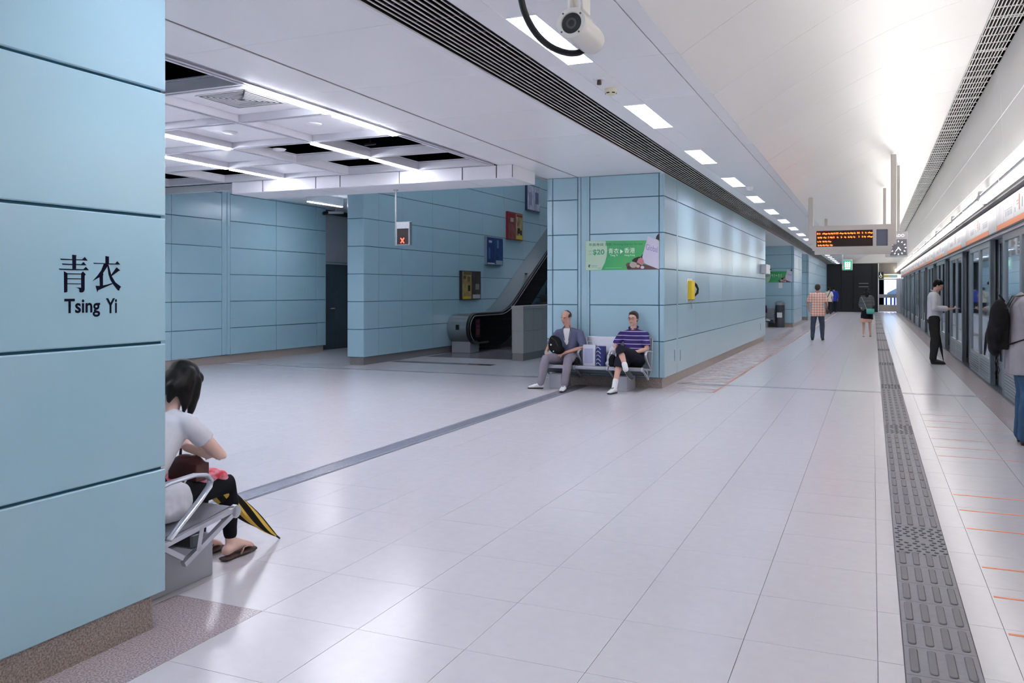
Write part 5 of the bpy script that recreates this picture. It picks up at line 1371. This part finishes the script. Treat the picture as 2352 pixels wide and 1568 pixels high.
hair_vol(wom, J['head'], HR, .93, [((0, .022, .042), (.088, .098, .088)), ((0, .06, -.02), (.082, .062, .10)), ((-.07, .0, -.02), (.024, .06, .09)), ((.07, .0, -.02), (.024, .06, .09)), ((0, -.05, .07), (.07, .05, .045))], M_HAIR, .008,
    tubes=[([(-.078, -.02, .03), (-.086, -.055, -.05), (-.082, -.095, -.12), (-.075, -.125, -.17)], [.03, .032, .022, .006]), ([(.078, -.02, .03), (.086, -.055, -.05), (.082, -.095, -.12), (.075, -.125, -.17)], [.03, .032, .022, .006]),
           ([(-.05, .05, .0), (-.055, .07, -.09), (-.06, .05, -.16)], [.04, .04, .015]), ([(.05, .05, .0), (.055, .07, -.09), (.06, .05, -.16)], [.04, .04, .015]), ([(-.085, .02, 0), (-.09, -.02, -.10), (-.088, -.06, -.17)], [.028, .028, .008]), ([(-.06, .045, .03), (-.075, .03, -.06), (-.085, -.02, -.13)], [.045, .042, .012]), ([(.06, .045, .03), (.075, .03, -.06), (.085, -.02, -.13)], [.045, .042, .012])], wrinkle=.0012, it=6)
M_FLIP = mat('flipflop_brown', '#4a3936', .7)
for (fx, fy, dx) in ((-.115, -.80, -.02), (.06, -.745, .01)):
    d = V(dx, -1, 0).normalized(); h = V(fx, fy, .0); mb = MB()
    mb.tube([h + V(0, 0, .012), h + d*.08 + V(0, 0, .012), h + d*.17 + V(0, 0, .012), h + d*.235 + V(0, 0, .012)], [(.036, .012), (.036, .012), (.046, .012), (.036, .012)], 12, ref=(1, 0, 0))
    fl = voxel(mb, 'sandal_sole', M_FLIP, wom, .007, 2)
    for sx in (-1, 1):
        MB().tube([h + d*.205 + V(.004, 0, .045), h + d*.15 + V(sx*.026, 0, .068), h + d*.09 + V(sx*.043, 0, .022)], .0055, 6).build('strap', mat('strap_beaded', '#b08f78', .5, noise=(120, '#5d4238', .9)), fl, smooth=40)
b = thing('handbag', 'dark red-brown studded handbag held on the lap of the seated woman', 'bag', (-3.36, 3.41, .49))
mb = MB(); mb.box(-.10, .10, -.05, .05, .0, .09); mb.ell((0, 0, .09), (.10, .055, .045)); voxel(mb, 'bag_body', mat('leather_brown', '#4a2523', .45, noise=(60, '#5e302c', .7)), b, .009, 4)
MB().tube([(-.06, 0, .11), (-.05, .0, .18), (.05, .0, .18), (.06, 0, .11)], .008, 6).build('handle', MATS['leather_brown'], b, smooth=40)
for k in range(5): MB().ell((-.07 + .035*k, .054, .10), (.004, .003, .004), None, 6, 4).build('stud', M_ALU, b)
b = thing('red_cloth_bundle', 'red and pink patterned cloth bundle across the lap of the seated woman', 'cloth', (-3.40, 3.47, .475))
mb = MB(); mb.ell((0, 0, .0), (.15, .14, .035)); mb.ell((.05, .10, .0), (.10, .07, .04)); mb.ell((.0, -.03, .025), (.14, .07, .02))
voxel(mb, 'cloth_body', mat('cloth_red', '#d23a48', .8, noise=(22, '#f0a9bd', 1., 2)), b, .009, 2, wrinkle=.03, wscale=.06)
mb = MB(); mb.ell((.03, -.04, .05), (.12, .07, .014)); voxel(mb, 'white_lining', mat('lining_white', '#e6e2e4', .8), b, .009, 2, wrinkle=.02, wscale=.05)
b = thing('white_sack', 'crumpled white cloth bag on the near bench under the armrest', 'bag', (-3.22, 3.18, .345))
mb = MB(); mb.ell((0, 0, .09), (.045, .11, .10)); mb.ell((0, -.05, .06), (.045, .10, .07))
voxel(mb, 'bag_body', mat('sack_white', '#d7d7de', .8), b, .008, 3, wrinkle=.02, wscale=.07)
MB().tube([(0, .05, .16), (.01, .07, .20), (0, .02, .19)], .006, 6).build('knot', MATS['sack_white'], b)
# umbrella leaning on the bench
def umbrella(name, label, top, tip, canopy_from, rmax, m1, m2, handle=True):
    top, tip = Vector(top), Vector(tip); d = (tip - top); L = d.length; d.normalize()
    u = thing(name, label, 'umbrella', tip); o = -tip
    q = d.orthogonal().normalized(); w = d.cross(q); n = 24; segs = 14
    a = top + d*L*canopy_from; b = tip - d*.045
    for gi, mm in ((0, m1), (1, m2)):
        mb = MB()
        for k in range(n):
            if (0 if k % 6 < 3 else 1) != gi: continue
            rings = []
            for i in range(segs + 1):
                t = i/segs; c = a.lerp(b, t); r = rmax*(math.sin(math.pi*min(1, t*.72 + .28))**.8*.9 + .14)*(1.0 - .25*(t < .08)); tw = 2.6*t
                if t > .97: r = .008
                rings.append([c + (q*math.cos(2*math.pi*(k + e)/n + tw) + w*math.sin(2*math.pi*(k + e)/n + tw))*r*(1 + .10*math.sin(6*math.pi*2*(k+e)/n)) + o for e in (0, 1)])
            vs = [p for r_ in rings for p in r_] + [a.lerp(b, i/segs) + o for i in range(segs + 1)]; fs = [(2*i, 2*i+1, 2*i+3, 2*i+2) for i in range(segs)]
            mb.add(vs[:2*(segs+1)], fs)
        mb.build('canopy_gores', mm, u, smooth=60)
    MB().tube([b + o - d*.02, tip + o - d*.004], [.0065, .0055], 8).build('ferrule', M_SOLE, u, smooth=40)
    MB().tube([top + o, a + o + d*.05], .006, 8).build('shaft', M_BLACK, u)
    t = a.lerp(b, .10) + o; MB().tube([t + (q*math.cos(k*.524) + w*math.sin(k*.524))*rmax*.9 for k in range(13)], (.004), 6).build('tie_band', M_BLACK, u)
    if handle: MB().tube([top + o + d*.04, top + o - d*.03, top + o - d*.07 + q*.02], .011, 8).build('handle', M_BLACK, u, smooth=40)
    return u
umbrella('umbrella', 'folded yellow and black striped umbrella leaning on the near bench', (-3.33, 3.475, .478), (-3.284, 4.064, .002), .05, .047, cloth('umb_yellow', '#e2bd55', '#d8b04a'), cloth('umb_black', '#17160f', '#201f16'))
umbrella('umbrella', 'folded black umbrella beside the man with the phone', (1.24, 19.75, .80), (1.36, 19.45, .002), .12, .030, cloth('umb_dark', '#141416', '#1c1c1f'), cloth('umb_dark2', '#1a1a1d', '#222226'))

# ---------------------------------------------------------------- standing people
J = jstand(1.67, [(V(-.27, .05, 1.12), V(-.26, -.14, .98)), (V(.28, .05, 1.12), V(.27, -.14, .96))], w=1.08)
J['an'] = [V(-.135, .02, .083), V(.145, .0, .083)]; J['kn'] = [V(-.125, -.02, .48), V(.13, -.02, .48)]
HR = hrot(0, 6, 0)
p = person('man in an orange plaid shirt and jeans seen from behind', (-1.506, 26.56, 0), math.pi, J, M_SKIN2, HR, 1., .013, stripes_mat('plaid_orange', '#eed3c4', '#d8694e', .075, .30, 'Z', second=('X', .075, .30)), .85, -.19, .024,
    cloth('jeans_slate', '#4b5566', '#3f4858'), 1.0, .018, .012, w=1.08, collar=mat('plaid_collar', '#e3b5a0', .8))
hair_vol(p, J['head'], HR, 1., SHORT, M_HAIRB, .012)
for x in (-.135, .145): shoe(p, (x, .06, 0), (x*.3, -1, 0), (0, 0, 1), mat('shoe_navy', '#232838', .6), M_SOLE, 1.)
b = thing('sling_pouch', 'small brown pouch at the hip of the man in the plaid shirt', 'bag', (-1.225, 26.55, .86))
mb = MB(); mb.ell((0, 0, 0), (.05, .08, .075)); voxel(mb, 'bag_body', mat('pouch_brown', '#4b3328', .6), b, .012, 3); MB().tube([(-.0, .0, .07), (-.01, 0, .2)], .006, 6).build('strap', mat('pouch_strap', '#3a2820', .6), b)

J = jstand(1.55, [(V(-.20, -.02, 1.14), V(-.15, -.20, 1.05)), (V(.215, .0, 1.12), V(.19, -.18, 1.02))], stride=.06, w=.92)
HR = hrot(0, 14, 0)
p = person('woman in a black and white striped top and dark skirt walking away', (-.164, 29.17, 0), math.pi, J, M_SKINP, HR, .97, .013, stripes_mat('breton', '#15181f', '#b9c2c4', .045, .30), 1.6, -.06, .022, None, s=.92, w=.92)
hair_vol(p, J['head'], HR, .97, SHORT + [((0, .065, -.06), (.078, .05, .10)), ((0, -.02, .06), (.08, .07, .06))], M_HAIR, .012, tubes=[([(0, .07, -.05), (0, .08, -.15)], [.07, .06])])
mb = MB(); mb.tube([(0, .0, .95), (0, .0, .84), (0, .0, .66), (0, .01, .56)], [(.13, .10), (.165, .125), (.185, .14), (.19, .145)], 18, round_cap=False)
voxel(mb, 'skirt', cloth('skirt_black', '#15161f', '#1c1d28'), p, .012, 3, wrinkle=.02)
mb = MB(); mb.tube([(.02, .015, .60), (.02, .015, .47)], [(.17, .13), (.18, .14)], 18, round_cap=False); voxel(mb, 'skirt_hem', cloth('hem_pink', '#e8b9ad', '#dfaa9e'), p, .012, 3, wrinkle=.015)
for x, y in ((-.11, .045), (.11, .16)): shoe(p, (x*.91, y - .06, 0), (0, -1, 0), (0, 0, 1), M_SHOEW, mat('sole_tan', '#9a6a55', .6), .88)
b = thing('crossbody_bag', 'turquoise crossbody bag on the walking woman', 'bag', (-.06, 28.98, .82))
MB().cbox(-.115, .115, -.045, .045, -.085, .085, .02).build('bag_body', mat('bag_teal', '#57bfae', .45), b)
MB().cbox(-.118, .118, -.05, -.044, -.01, .087, .004).build('flap', mat('bag_teal2', '#6fd0bf', .45), b)
MB().tube([(-.11, -.0, .07), (-.17, -.0, .25), (-.26, .0, .46)], .007, 6).build('strap', mat('strap_grey', '#a9b4b8', .5), b)

J = jstand(1.73, [(V(-.225, .0, 1.12), V(-.16, -.28, 1.10)), (V(.225, .0, 1.12), V(.14, -.27, 1.09))])
J['head'] = V(0, -.075, 1.595); J['nb'] = V(0, -.01, 1.455)
HR = hrot(0, 34, 0)
p = person('man in a white shirt and dark trousers looking down at his phone', (1.15, 19.0, 0), math.pi/2, J, M_SKIN, HR, 1., .012, cloth('shirt_white', '#d6d5dc', '#dfdee4'), 1.8, -.05, .024,
    cloth('trousers_char', '#2b2a2b', '#343334'), .98, .022, .014, s=1., hands=[(V(.35, -1, .15), V(.3, .2, 1), 50), (V(-.25, -1, .15), V(-.3, .2, 1), 40)], collar=MATS['shirt_white'])
hair_vol(p, J['head'], HR, 1., SHORT + [((0, -.035, .085), (.064, .05, .034))], M_HAIR, .011)
for x in (-.11, .11): shoe(p, (x, .06, 0), (0, -1, 0), (0, 0, 1), M_SHOEB, M_SOLE, 1.02)
ph = thing('mobile_phone', 'small phone held by the man in the white shirt', 'phone', (1.15 + .40, 19.0, 1.125), math.pi/2)
MB().cbox(-.035, .035, -.07, .07, 0, .009, .003).build('case', M_DKSTEEL, ph); MB().box(-.031, .031, -.062, .062, .009, .0096).build('screen', mat('phone_screen', '#aab8d0', .2, emit='#c6d4f0', estr=.5), ph)

J = jstand(1.70, [(V(-.235, -.06, 1.12), V(-.18, -.30, 1.02)), (V(.24, -.05, 1.12), V(.20, -.28, 1.0))], lean=.0, w=1.05)
J['head'] += V(0, -.13, -.02); J['nb'] += V(0, -.05, 0); J['che'] += V(0, -.01, 0)
HR = hrot(0, 20, 0)
p = person('man in a grey shirt and blue jeans wearing a black backpack by the screen doors', (1.36, 9.46, 0), math.pi/2, J, M_SKIN, HR, 1., .011, cloth('shirt_grey', '#9b989e', '#a9a6ac'), .9, -.25, .026,
    cloth('jeans_blue', '#35506f', '#4a6684'), 1.0, .020, .014, w=1.06)
hair_vol(p, J['head'], HR, 1., SHORT, M_HAIR, .012)
for x in (-.11, .11): shoe(p, (x, .05, 0), (0, -1, 0), (0, 0, 1), mat('shoe_brown', '#4b3a3d', .6), M_SOLE, 1.)
b = thing('backpack', 'black backpack with hanging straps worn by the man in the grey shirt', 'backpack', (1.36 - .19, 9.46, 1.14), math.pi/2)
mb = MB(); mb.ell((0, .02, .06), (.15, .09, .21)); mb.ell((0, .05, -.08), (.145, .085, .16)); mb.ell((0, .06, -.20), (.11, .06, .09)); mb.box(-.11, .11, -.05, .06, -.22, .18)
voxel(mb, 'pack_body', MATS['bag_black'], b, .011, 4, wrinkle=.012)
MB().tube([(-.03, -.02, .25), (-.03, .02, .31), (.03, .02, .31), (.03, -.02, .25)], .008, 6).build('grab_loop', M_BLACK, b, smooth=40)
for sx in (-1, 1):
    MB().tube([(sx*.07, -.05, .20), (sx*.08, -.10, .30), (sx*.09, -.22, .32), (sx*.10, -.335, .20), (sx*.12, -.345, .05), (sx*.195, -.2, -.10), (sx*.12, -.04, -.17)], [(.02, .007)]*7, 8, ref=(1, 0, 0)).build('shoulder_strap', M_BLACK, b, smooth=40)
    MB().tube([(sx*.10, .02, -.24), (sx*.11, .06, -.33), (sx*.10, .03, -.42), (sx*.11, .05, -.48)], [(.012, .003)]*4, 6).build('loose_strap', M_BLACK, b, smooth=40)

J = jstand(1.70, stride=.1); HR = hrot(20, 10, 0)
p = person('distant person in a blue jacket with dark trousers walking near the black end wall', (-2.30, 58.0, 0), math.pi, J, M_SKIN, HR, 1., .02, cloth('jacket_blue', '#2c3fa6', '#24348c'), 1.7, -.16, .03, cloth('trousers_dark', '#1d2030', '#232638'), 1., .02, .01)
hair_vol(p, J['head'], HR, 1., SHORT, M_HAIR, .016)
for x, y in ((-.11, -.02), (.11, .16)): shoe(p, (x, y - .02, 0), (0, -1, 0), (0, 0, 1), M_SHOEW, M_SOLE, 1.)
J = jstand(1.66, stride=-.08); HR = hrot(0, 5, 0)
p = person('distant person in a cream top with a dark strap beside the end block', (-2.50, 55.5, 0), math.pi, J, M_SKIN, HR, 1., .02, cloth('top_cream', '#e6dcc4', '#ded3ba'), .9, -.14, .022, cloth('trousers_dk2', '#2b2a2e', '#343338'), 1., .02, .01)
hair_vol(p, J['head'], HR, 1., SHORT, M_HAIR, .016)
for x in (-.11, .11): shoe(p, (x, .05, 0), (0, -1, 0), (0, 0, 1), M_SHOEB, M_SOLE, 1.)
MB().tube([(-.10, .13, 1.40), (.0, .155, 1.2), (.08, .15, 1.02)], [(.02, .006)]*3, 6).build('strap', M_BLACK, p)
# seated passenger at the far pillar: mostly hidden behind the long block
J = dict(pel=V(.02, -.225, .455), wai=V(.02, -.20, .575), che=V(.02, -.165, .735), nb=V(.0, -.155, .905), head=V(.0, -.178, 1.068),
    sh=[V(-.185, -.165, .845), V(.19, -.165, .845)], el=[V(-.265, -.26, .635), V(.235, -.27, .615)], wr=[V(-.12, -.42, .585), V(.10, -.42, .575)],
    hip=[V(-.07, -.27, .44), V(.11, -.27, .45)], kn=[V(-.02, -.72, .455), V(.10, -.72, .56)], an=[V(.06, -.80, .10), V(.28, -.84, .32)])
HR = hrot(0, 10, 0)
p = person('seated passenger in dark clothes and white shoes with legs crossed at the far pillar', (-4.20, 35.40, 0), 0, J, M_SKIN, HR, .93, .016, cloth('jacket_dark', '#23252d', '#2b2d36'), 1.8, -.09, .016, cloth('trousers_blk', '#191b22', '#20222a'), 1., .014, .01, s=.95, w=.98)
hair_vol(p, J['head'], HR, .93, SHORT, M_HAIR, .014)
shoe(p, (.06, -.77, 0), (.10, -.2, 0), (0, 0, 1), M_SHOEW, M_SHOEW, .95); shoe(p, (.26, -.82, .27), (.2, -.12, .0), (-.2, .1, .9), M_SHOEW, M_SHOEW, .95)

# small glowing marks need no direct light sampling of their own; lamps shine from their outer faces
for n_ in ('led_amber', 'clock_white', 'exit_green', 'exit_white', 'led_red', 'phone_screen'):
    if n_ in MATS: MATS[n_].cycles.emission_sampling = 'NONE'
for n_ in ('tube_light', 'downlight_lens', 'edge_tube_light', 'uplight_tube', 'added_void_lens', 'daylight'):
    if n_ in MATS: MATS[n_].cycles.emission_sampling = 'FRONT'
